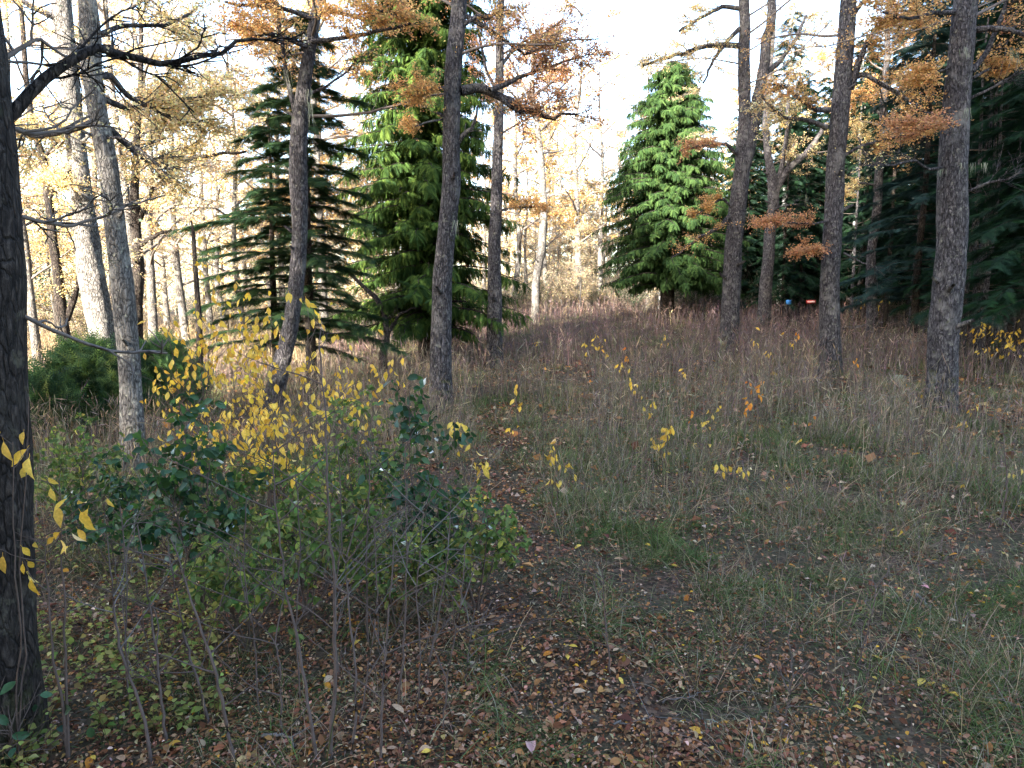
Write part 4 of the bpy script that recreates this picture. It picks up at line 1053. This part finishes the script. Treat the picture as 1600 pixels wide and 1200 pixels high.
DEADC = [(.16, .072, .038), (.24, .122, .066), (.095, .044, .024), (.33, .195, .115), (.44, .31, .2), (.27, .125, .048)]
def litter():
    g = G()
    x, y, d = wedge(135000, 2.4, 20, 46)
    L = np.maximum(lit(x, y), sstep(.7, .1, path_dist(x, y)) * .9)
    keep = rng.uniform(size=len(x)) < .30 + .70 * L
    keep &= (((x - 1.05) / .36) ** 2 + ((y - 3.62) / .13) ** 2 > 1) | (rng.uniform(size=len(x)) < .15)
    x, y, d = x[keep], y[keep], d[keep]; n = len(x)
    s = np.maximum(.022, .0045 * d) * np.exp(rng.normal(0, .42, n))
    D = unit(np.concatenate([rng.normal(size=(n, 2)), rng.normal(0, .3, (n, 1))], 1)); Nn = rng.normal(0, .38, (n, 3)); Nn[:, 2] = 1
    c = pal(n, DEADC, .25, [.25, .25, .2, .14, .06, .10])
    e = rng.uniform(size=n) < .02
    c[e] = pal(int(e.sum()), [(.55, .3, .04), (.45, .2, .04)], .2)
    q = np.stack([x, y, gz(x, y) + .004 + rng.uniform(0, .022, n) + .035 * (1 - L[keep]) * rng.uniform(0, 1, n)], 1); sz = s * rng.uniform(.2, 2.2, n)
    for m, tm in ((d < 5.2, OVAL), (d >= 5.2, DIAMOND)):
        g.add(inst(tm, q[m], D[m], Nn[m], s[m] * (.62 if tm is OVAL else .75), s[m], sz[m]), np.repeat(c[m], len(tm[0]), 0))
    tag(part('leaf_litter', g, M_LITTER), 'brown and pinkish dead leaves carpeting the bare ground', None, None, 'stuff')
litter()

def ground_cover():
    """small yellow-green leaves over the floor at lower left"""
    g = G()
    x, y, d = wedge(7500, 2.9, 11, 44); 
    px = 800 + x / (y * CP) * FPX * .98
    m = vn(x, y, .7, 61) * .6 + vn(x, y, .25, 62) * .4
    k = (px < 330) & (m > .34 + .12 * sstep(150, 330, px)) & (d > 3.75 + .9 * (vn(x, y, .6, 63) - .3))
    x, y, d = x[k], y[k], d[k]; n = len(x)
    h = rng.uniform(.05, .28, n) * (.6 + .4 * vn(x, y, .5, 64))
    p = np.stack([x, y, gz(x, y)], 1)
    tip = p + np.concatenate([rng.normal(0, .04, (n, 2)), h[:, None]], 1)
    P = np.stack([p, (p + tip) / 2 + rng.normal(0, .01, p.shape), tip], 1)
    g.add(tubes(P, .0016, 3), (.2, .13, .07))
    for j in range(4):
        q = tip - np.array([0, 0, 1.0]) * (h * j * .2)[:, None]
        D = unit(np.concatenate([rng.normal(size=(n, 2)), rng.normal(-.15, .2, (n, 1))], 1)); Nn = rng.normal(0, .3, (n, 3)); Nn[:, 2] = 1
        s = .036 * rng.uniform(.6, 1.4, n)
        g.add(inst(OVAL, q, D, Nn, s * .85, s), pal(n, [(.22, .24, .07), (.3, .29, .09), (.16, .2, .06), (.36, .31, .1)], .25, None, 7))
    tag(part('ground_cover', g, M_FOL), 'small yellow-green leaves covering the floor beside the nearest trunk', None, None, 'stuff')
ground_cover()
rng = np.random.default_rng(404)
# ------------------------------------------------------------------ single leaves
def leaf_mesh(name, mat, seed, wide=.5, fold=.12, curl=.25, point=1.0):
    r = np.random.default_rng(seed); g = G()
    ys = [0, .12, .3, .5, .7, .86, 1.0]; v = []; f = []
    for i, y in enumerate(ys):
        wv = wide * .5 * (math.sin(math.pi * y ** .85)) ** (.8 * point) * (1 + r.uniform(-.08, .08)); z = -curl * y * y + r.uniform(-.015, .015)
        tw = .12 * math.sin(seed + y * 3)
        v += [(-wv, y, z + fold * wv * 2 + tw * wv), (0, y, z), (wv, y, z + fold * wv * 2 - tw * wv)]
    for i in range(len(ys) - 1):
        b = i * 3
        for s in (0, 1): f += [(b + s, b + s + 1, b + s + 4), (b + s, b + s + 4, b + s + 3)]
    b = len(v); v += [(-.012, -.22, .03), (.012, -.22, .03), (.008, .02, .004), (-.008, .02, .004)]; f += [(b, b + 1, b + 2), (b, b + 2, b + 3)]
    v = np.array(v, float); v[:, 1] += .22; v /= 1.0
    g.add((v, np.array(f)))
    return mesh_of(name, g, mat)
LM = {'yellow': [leaf_mesh('leaf', M_YEL, s, .47, .22, c, 1.35) for s, c in ((1, .2), (2, .4), (3, .05), (4, .6))],
      'orange': [leaf_mesh('leaf', M_ORG, s, .48, .16, c) for s, c in ((5, .2), (6, .45))],
      'green': [leaf_mesh('leaf', M_EVG, s, .58, .2, c) for s, c in ((7, .15), (8, .4), (9, -.1))],
      'leafy': [leaf_mesh('leaf', M_LEAFY, s, .5, .2, c, 1.2) for s, c in ((17, .15), (18, .4), (19, -.1))],
      'dry': [leaf_mesh('leaf', M_DRY, s, .52, .2, c) for s, c in ((10, .3), (11, -.3), (12, .6), (13, .1))]}

def place(o, pos, D, N, s, off):
    D = unit(np.asarray(D, float)); X = unit(np.cross(D, N)); Z = np.cross(X, D); p = pos - off
    o.matrix_basis = Matrix(((X[0] * s, D[0] * s, Z[0] * s, p[0]), (X[1] * s, D[1] * s, Z[1] * s, p[1]), (X[2] * s, D[2] * s, Z[2] * s, p[2]), (0, 0, 0, 1)))

def leaf(kind, parent, pos, D, N, s):
    o = link('leaf', LM[kind][rng.integers(len(LM[kind]))], parent)
    place(o, pos, D, N, s, WL[parent.name])

def hang(r, kind, pts, size, droop=1.2, maxn=280):
    """hang leaves at the given points"""
    for p in pts[:maxn]:
        D = rng.normal(0, .55, 3); D[2] = -droop * rng.uniform(.4, 1.2)
        N = np.array([rng.normal(0, .5), -1 + rng.normal(0, .5), rng.uniform(0, 1.0)])
        leaf(kind, r, p, D, N, size * rng.uniform(.65, 1.25))

def stem_plant(name, label, cat, foot, tops, nleaf, size, kind='yellow', rad=.008, group=None, ntwig=7, ltwig=.35, fall=.35, tmin=.4, mat=None, tw_up=.35, spread_a=(.5, 1.2), droop=1.2, filler=0, wander=.05, extra=()):
    """a sapling: stems from one foot to the given tops, side twigs, leaves"""
    foot = np.asarray(foot, float)
    r = root(name, label, cat, foot, group)
    allq = []
    for top in tops:
        top = np.asarray(top, float)
        n = 14; t = np.linspace(0, 1, n)[:, None]
        H = np.linalg.norm(top - foot)
        P = foot + (top - foot) * t + np.cumsum(rng.normal(0, wander * .12 * H, (n, 3)), 0) * np.sin(t * np.pi) * [1, 1, .2]
        P[0] = foot - [0, 0, .03]
        g = G(); g.add(tubes(P, np.linspace(rad, max(.002, rad * .25), n)[None], 6))
        o = part('stem', g, mat or M_STEM, r)
        p, tn, s = kids(P[None], ntwig, tmin)
        Q = grow(p, spread(tn, *spread_a, .8, tw_up), ltwig * (1.25 - .7 * s) * rng.uniform(.5, 1.3, len(s)), 6, .12)
        g2 = G(); g2.add(tubes(Q, np.linspace(rad * .4, .0016, 6)[None], 4))
        p2, t2, s2 = kids(Q, 2, .3); R = grow(p2, spread(t2, .4, .9, .8, .1), ltwig * .45 * rng.uniform(.4, 1.2, len(s2)), 4, .12)
        g2.add(tubes(R, np.linspace(rad * .2, .0013, 4)[None], 3))
        tag(part('twigs', g2, mat or M_STEM, o), kind='stuff')
        allq += [Q, np.concatenate([R[:, :1], R[:, 1:2], R[:, 2:], R[:, -1:], R[:, -1:]], 1)[:, :6], P[None, 8:]]
    A = np.concatenate([a[:, -4:] for a in allq])
    if nleaf:
        p, _, _ = kids(A, max(1, int(math.ceil((nleaf + filler) / len(A)))), .05)
        rng.shuffle(p)
        hang(r, kind, p[:nleaf] + rng.normal(0, .012, (min(nleaf, len(p)), 3)), size, droop)
        if filler:
            q = p[nleaf:nleaf + filler]; n = len(q); g = G()
            D = rng.normal(0, .6, (n, 3)); D[:, 2] -= droop * .7
            cl = {'yellow': [(.7, .42, .05), (.78, .5, .06)], 'green': [(.025, .06, .028), (.045, .09, .03), (.06, .11, .03)], 'leafy': [(.1, .155, .042), (.15, .2, .055), (.08, .13, .04), (.3, .29, .07)], 'orange': [(.55, .24, .04)]}[kind]
            s = size * rng.uniform(.5, 1.1, n)
            g.add(inst(OVAL, q, D, rng.normal(size=(n, 3)) + [0, -1, .5], s * .6, s), pal(n, cl, .2, None, 7))
            tag(part('small_leaves', g, M_FOL, r), kind='stuff')
    return r

def tops_at(lst, Y):
    return [at(x, y, Y + rng.uniform(-.15, .15)) for x, y in lst]

YG = 'yellow-leaved saplings left of the path'
def sap(label, bx, by, tops, nleaf, size=.075, dY=0, group=YG, kind='yellow', **kw):
    f = on_ground(bx, by)
    return stem_plant('sapling', label, 'sapling', f, tops_at(tops, f[1] + dY), nleaf, size, kind, group=group, **kw)

# nearest sapling, leaves hanging in front of the dark trunk
sap('nearest sapling with large yellow leaves in front of the dark trunk at the left edge', 107, 1192, [(92, 745), (70, 835)], 22, .075, group=None, rad=.009, ntwig=5, ltwig=.22, tmin=.72, tw_up=.1)
sap('few long yellow leaves drooping beside the nearest trunk', 28, 1196, [(45, 620), (20, 690)], 8, .08, dY=-.2, group=None, rad=.005, ntwig=2, ltwig=.16, tmin=.8)
Yl = [('sapling whose top leaves stand highest in the yellow thicket', 318, 815, [(342, 455), (305, 500), (325, 540)], 95),
      ('sapling with yellow leaves against the dark broken stem', 285, 800, [(262, 520), (300, 555), (282, 600)], 62),
      ('sapling with drooping yellow leaves in front of the smaller fir', 395, 800, [(382, 505), (360, 545), (400, 590)], 90),
      ('sapling with yellow leaves in front of the leaning grey trunk', 420, 830, [(425, 500), (412, 570), (440, 640)], 80),
      ('slender sapling with small yellow leaves right of the leaning grey trunk', 505, 820, [(482, 490), (500, 560), (535, 590)], 70),
      ('sapling with a fringe of yellow leaves under the bright clearing', 560, 800, [(560, 590), (590, 600)], 36),
      ('low sapling with dense yellow leaves left of the bare forked stem', 440, 860, [(400, 680), (450, 690), (425, 640), (480, 720)], 100),
      ('low sapling with yellow leaves beside the holly-like bush', 345, 850, [(345, 640), (365, 690), (330, 690)], 66)]
for lab, bx, by, tp, nl in Yl:
    sap(lab, bx, by, tp, int(nl * 1.05), .078, rad=.008, ntwig=9, ltwig=.55, tmin=.36, filler=int(nl * .5))
sap('sapling with a bunch of bright yellow leaves at the edge of the path', 735, 900, [(712, 668), (745, 735)], 34, .075, rad=.006, ntwig=5, ltwig=.2, tmin=.6, group=None)
sap('yellow-leaved sapling at the right edge behind the thick trunk', 1560, 590, [(1530, 515), (1565, 515), (1595, 520), (1610, 530)], 90, .10, rad=.008, ntwig=8, ltwig=.5, tmin=.35, group=None)
sap('thin sapling with scattered yellow leaves before the crooked far trunk', 1384, 490, [(1376, 240), (1395, 330)], 26, .13, rad=.03, ntwig=12, ltwig=1.6, tmin=.3, group=None)
sap('yellow-leaved sapling at the foot of the crooked far trunk', 1362, 505, [(1350, 470), (1375, 478)], 22, .15, rad=.012, ntwig=6, ltwig=.6, tmin=.3, group=None)

# small seedlings with yellow or orange leaves in the meadow
SD = 'small yellow-leaved seedlings in the meadow'
seeds = [(806, 690, 606, 8, 'y'), (803, 705, 668, 4, 'y'), (868, 790, 690, 9, 'y'), (866, 800, 745, 5, 'y'), (892, 770, 722, 6, 'y'), (1043, 740, 650, 22, 'y'), (1030, 735, 690, 12, 'y'), (1018, 680, 628, 7, 'y'), (985, 660, 570, 6, 'y'), (990, 665, 600, 4, 'y'),
         (1165, 690, 630, 13, 'o'), (1185, 670, 600, 9, 'o'), (1115, 690, 640, 5, 'y'), (1085, 690, 650, 3, 'o'), (1105, 700, 660, 6, 'y'), (1130, 765, 725, 5, 'y'), (1155, 775, 735, 6, 'y'), (945, 590, 530, 8, 'y'), (928, 590, 525, 5, 'y'), (912, 595, 540, 6, 'y'), (975, 600, 545, 5, 'o'),
         (1180, 600, 510, 5, 'y'), (1198, 590, 548, 6, 'y'), (1232, 580, 520, 4, 'y'), (1245, 575, 508, 4, 'o'), (1175, 640, 598, 5, 'o'), (1395, 860, 820, 2, 'y'), (1520, 680, 633, 5, 'y'), (1510, 690, 660, 4, 'y'), (1265, 700, 645, 3, 'o'), (975, 640, 560, 5, 'y'), (1070, 620, 575, 4, 'y'), (1335, 640, 560, 4, 'o'), (1100, 720, 690, 3, 'y'), (840, 560, 530, 4, 'y'), (1040, 560, 520, 4, 'y'), (1250, 720, 690, 2, 'y'), (1590, 760, 728, 3, 'y'), (1505, 790, 745, 2, 'y')]
NUM = {2: 'two', 3: 'three', 4: 'four', 5: 'five', 6: 'six', 7: 'seven', 8: 'eight', 9: 'nine', 12: 'a dozen', 13: 'thirteen', 22: 'some twenty'}
def where(px, by):
    a = 'beside the path' if px < 830 else 'just right of the path' if px < 930 else 'below the dense green conifer' if px < 1060 else 'below the forked trunk' if px < 1160 else 'between the forked and the straight trunk' if px < 1270 else 'below the straight dark trunk' if px < 1400 else 'below the thick right-hand trunk'
    return a + (', far back' if by < 605 else ', mid meadow' if by < 720 else ', nearer the front')
for px, by, ty, n, k in seeds:
    f = on_ground(px + rng.uniform(-6, 6), by)
    yel = k == 'y'
    stem_plant('seedling', 'seedling with %s %s leaves %s' % (NUM[n], 'yellow' if yel else 'orange', where(px, by)), 'seedling', f, [at(px, ty, f[1])], n, .085 * max(1, f[1] / 11) ** .6, 'yellow' if yel else 'orange', max(.005, .0009 * f[1]), SD if yel else 'small orange-leaved seedlings in the meadow', 3, .16, tmin=.55, tw_up=.1)

# bare stems in the foreground
BS = 'bare brown stems in the left foreground'
bare = [([(515, 1188), (524, 1050), (522, 900), (512, 760), (508, 640), (498, 540)], 7, 'tallest bare stem, forking above the yellow leaves, in the foreground'),
        ([(592, 1196), (597, 1090), (605, 1000), (612, 900), (618, 830)], 5, None), ([(545, 1196), (556, 1110), (553, 1020), (545, 960), (540, 880), (560, 800)], 5, None),
        ([(497, 1196), (482, 1100), (468, 1020), (447, 925), (432, 800), (425, 690)], 6, None), ([(240, 1196), (218, 1100), (187, 1012), (175, 925), (168, 840)], 6, None),
        ([(262, 1165), (250, 1080), (242, 1000), (227, 900), (215, 820)], 5, None), ([(367, 1196), (337, 1050), (307, 962), (287, 900), (268, 840)], 7, None), ([(330, 1140), (308, 1060), (292, 1012), (270, 900), (262, 850)], 5, None),
        ([(665, 1075), (675, 1010), (690, 940), (700, 860), (705, 780)], 4, None), ([(620, 1110), (630, 1020), (634, 930), (636, 840), (632, 700)], 4, None), ([(440, 1155), (438, 1060), (430, 990), (445, 930)], 4, None), ([(575, 1010), (572, 900), (575, 800), (580, 690)], 4, None),
        ([(725, 1080), (735, 1000), (742, 950)], 3, None), ([(470, 1100), (462, 980), (470, 860), (462, 740)], 3, None), ([(530, 1060), (520, 950), (535, 840), (528, 700)], 3, None), ([(650, 1130), (658, 1040), (650, 930), (662, 800)], 3, None), ([(405, 1120), (398, 1000), (380, 900), (385, 780)], 3, None), ([(560, 1140), (575, 1040), (590, 950), (585, 820)], 3, None), ([(690, 1150), (700, 1050), (720, 940), (728, 850)], 3, None), ([(205, 1130), (195, 1010), (200, 900), (188, 790)], 3, None), ([(1215, 1165), (1240, 1060), (1233, 1000)], 3, None), ([(955, 1060), (945, 960), (940, 880)], 3, None), ([(1340, 1040), (1370, 930), (1362, 900)], 3, None), ([(1560, 830), (1575, 760), (1568, 690)], 4, None)]
BO = sorted(q[0][0][0] for q in bare if q[0][0][0] < 800)
DS = {1215: 'dead stem rising from the litter near the bottom, right of centre', 955: 'dead stem in the litter right of the path', 1340: 'leaning dead stem in the grass near the pale broken stick', 1560: 'dead stem in the grass below the thick right-hand trunk'}
for pts, w, lab in bare:
    f = on_ground(*pts[0]); Y = f[1]
    lab = lab or (ORD[BO.index(pts[0][0])] + ' bare stem from the left in the foreground clump' if pts[0][0] < 800 else DS[pts[0][0]])
    r = root('bare_sapling', lab, 'sapling', f, BS if pts[0][0] < 800 else 'dead stems in the grass')
    P = np.array([at(x, y, Y + .1 * i) for i, (x, y) in enumerate(pts)]); P[0] = f - [0, 0, .03]
    P = resample(P, 22) + rng.normal(0, .003, (22, 3))
    g = G(); g.add(tubes(P, np.linspace(px_size(f, w) / 2, .003, 22)[None], 7)); o = part('stem', g, M_STEM, r)
    g = G(); p, t, s = kids(P[None], 6, .25); Q = grow(p, spread(t, .7, 1.3, .7, .05), (.55 if pts[0][0] < 800 else .18) * rng.uniform(.4, 1.3, len(s)), 8, .09, (0, 0, .01)); g.add(tubes(Q, np.linspace(.0042, .0014, 8)[None], 4))
    p, t, s = kids(Q, 3, .3); R = grow(p, spread(t, .4, .9, .7, 0), .2 * rng.uniform(.4, 1.3, len(s)), 5, .1); g.add(tubes(R, np.linspace(.0022, .001, 5)[None], 3))
    tag(part('twigs', g, M_TWIG_GREY if rng.uniform() < .3 and pts[0][0] < 800 else M_STEM, o), kind='stuff')

# evergreen bushes with dark glossy leaves
def bush(label, bx, by, tops, nleaf, size, filler, kind='green', **kw):
    f = on_ground(bx, by)
    return stem_plant('evergreen_bush' if kind == 'green' else 'leafy_shrub', label, 'bush', f, tops_at(tops, f[1]), nleaf, size, kind, .008, 'dark evergreen bushes in the left foreground' if kind == 'green' else 'green shrubs of the left thicket', 11, .34, tmin=.3, tw_up=.25, droop=.35, filler=filler, **kw)
bush('dark glossy evergreen bush in front of the slim leaning trunk', 318, 960, [(285, 650), (235, 690), (330, 690), (250, 760), (370, 730), (215, 800), (330, 800)], 290, .08, 620)
bush('dark evergreen bush with broad leaves left of the path', 668, 930, [(640, 600), (625, 660), (690, 690), (730, 770), (600, 740), (665, 780), (705, 830)], 280, .07, 480)
bush('low green bush between the two dark evergreen bushes', 480, 970, [(450, 790), (520, 770), (400, 820), (560, 820), (480, 860), (430, 880)], 280, .06, 1100, 'leafy')
bush('tall thin-leaved green shrub behind the tallest bare stem', 560, 880, [(540, 650), (590, 640), (510, 740), (620, 740), (560, 780)], 260, .06, 900, 'leafy')
bush('yellow-green shrub between the nearest trunk and the dark evergreen bush', 130, 830, [(80, 690), (130, 680), (170, 720), (60, 740), (100, 760)], 240, .06, 800, 'leafy')
bush('spreading green shrub left of the path, beside the broad-leaved evergreen', 745, 960, [(700, 800), (760, 790), (780, 850), (720, 870), (660, 880)], 250, .056, 900, 'leafy')
bush('green shrub in front of the dark evergreen bush', 390, 1020, [(330, 880), (390, 860), (440, 900), (350, 920), (300, 900)], 250, .056, 900, 'leafy')
bush('low green shrub under the yellow saplings', 450, 850, [(380, 750), (430, 740), (480, 760), (330, 770)], 220, .06, 800, 'leafy')
bush('sprawling low green bush at the foot of the bare stems', 620, 985, [(560, 880), (650, 860), (720, 890), (600, 900)], 220, .052, 600, 'leafy')
bush('small dark evergreen sprig beside the nearest trunk at lower left', 22, 1198, [(12, 1130), (30, 1150)], 12, .07, 0)
bush('low dark evergreen bush beside the yellow-green ground cover', 180, 900, [(150, 740), (200, 770), (120, 790)], 200, .06, 400)

# ------------------------------------------------------------------ fallen things
FG = 'larger leaves fallen on the litter'
names = {'yellow': ('yellow leaf fallen on the brown litter', 'yellow fallen leaves'), 'dry': ('large dry tan or brown leaf lying on the litter', 'dry fallen leaves'), 'orange': ('orange leaf fallen on the brown litter', 'orange fallen leaves')}
x, y, d = wedge(300, 2.6, 9.0, 38)
for i in range(len(x)):
    k = rng.choice(['yellow', 'dry', 'dry', 'dry', 'orange'])
    if k == 'dry' and lit(x[i:i+1], y[i:i+1])[0] < .3 and rng.uniform() < .5: k = 'yellow'
    o = link('fallen_leaf', LM[k][rng.integers(len(LM[k]))]); tag(o, names[k][0], 'leaf', names[k][1])
    place(o, np.array([x[i], y[i], gz(x[i], y[i]) + .025]), [rng.normal(), rng.normal(), rng.normal(0, .12)], [rng.normal(0, .2), rng.normal(0, .2), 1], .07 * rng.uniform(.6, 1.25), np.zeros(3))

def stick(label, pts, w, lift=.03, name='fallen_branch', mat=None, twigs=2):
    P = np.array([on_ground(a, b) for a, b in pts]); P[:, 2] += lift
    P = resample(P, 14) + rng.normal(0, .008, (14, 3)); r0 = px_size(P[0], w) / 2
    r = root(name, label, 'branch', P[0])
    g = G(); g.add(tubes(P, np.linspace(r0, r0 * .5, 14)[None], 7)); o = part('stem', g, mat or M_TWIG_GREY, r)
    g = G(); p, t, s = kids(P[None], twigs, .3); Q = grow(p, spread(t, .5, 1.0, .6, .3), .35 * rng.uniform(.5, 1.2, twigs), 5, .12); g.add(tubes(Q, np.linspace(r0 * .5, .002, 5)[None], 4)); part('twigs', g, mat or M_TWIG_GREY, o)
stick('pale broken stick on the green grass at lower right', [(1432, 936), (1445, 948), (1453, 962)], 5)
stick('long curved stick on the litter near the bottom', [(960, 1145), (990, 1135), (1020, 1128)], 3)
stick('thin stick lying on the litter below the dark hollow', [(1035, 1104), (1070, 1103), (1105, 1097)], 3)
stick('short mossy branch on the litter at lower left', [(410, 1158), (440, 1160), (465, 1175)], 6)
stick('fallen bough on the meadow right of the straight dark trunk', [(1312, 524), (1340, 521), (1362, 515), (1378, 512)], 5, .25, twigs=4)

# lichened stump in the grass
def stump():
    f = on_ground(1402, 612); r = root('stump', 'small stick stump hung with pale lichen, left of the thick trunk', 'stump', f)
    s = px_size(f, 1); z = np.linspace(-.1, s * 26, 10)
    g = G()
    for dx in (-3, 4): g.add(trunk_geo(np.stack([f[0] + dx * s + .02 * np.sin(z * 9 + dx), 0 * z + f[1], f[2] + z, .022 * (1 - z / z[-1] * .5)], 1), 8, .2, .1, 3))
    part('stem', g, M_TWIG_GREY, r)
    for dx in (-4, -2, 2, 4):
        g = G(); beard(g, f + [dx * s, -.05, s * 26], 26, s * 20); part('lichen', g, M_LICHEN, r)
stump()

# two small signs on the far side of the meadow
def sign(label, px, py, w, h, board, band=None):
    Y = 30.5; c = at(px, py, Y); s = px_size(c, 1); b = np.array([c[0], Y, float(gz(c[0], Y))])
    r = root('sign', label, 'sign', b)
    def boxg(g, x0, x1, y0, y1, z0, z1):
        v = np.array([(x, y, z) for x in (x0, x1) for y in (y0, y1) for z in (z0, z1)], float)
        f = np.array([(0, 1, 3), (0, 3, 2), (4, 6, 7), (4, 7, 5), (0, 4, 5), (0, 5, 1), (2, 3, 7), (2, 7, 6), (1, 5, 7), (1, 7, 3), (0, 2, 6), (0, 6, 4)])
        g.add((v, f))
    g = G(); boxg(g, c[0] - w * s / 2, c[0] + w * s / 2, Y - .03, Y, c[2] - h * s / 2, c[2] + h * s / 2); part('board', g, board, r, False)
    g = G(); boxg(g, c[0] - .04, c[0] + .04, Y + .002, Y + .08, b[2] - .2, c[2] + h * s * .3); part('post', g, M_BARK_DARK, r, False)
    if band:
        g = G()
        for i in range(7):   # faint row of pale marks, too far to read
            x0 = c[0] + (i - 3.5) * w * s * .105
            boxg(g, x0, x0 + w * s * .085, Y - .036, Y - .031, c[2] - h * s * .2, c[2] + h * s * .22)
        part('lettering', g, band, r, False)
sign('small red sign board with pale lettering on the far side of the meadow', 1267, 471.5, 15, 5.5, plain_mat('red_paint', (.35, .035, .03)), plain_mat('pale_paint', (.75, .6, .55)))
sign('small blue board at the far side of the meadow, left of the red sign', 1232, 472, 8, 6.5, plain_mat('blue_paint', (.06, .22, .5)))
print('TRIS', sum(TRIS.values()), sorted(TRIS.items(), key=lambda a: -a[1])[:14], 'objects', len(bpy.data.objects))
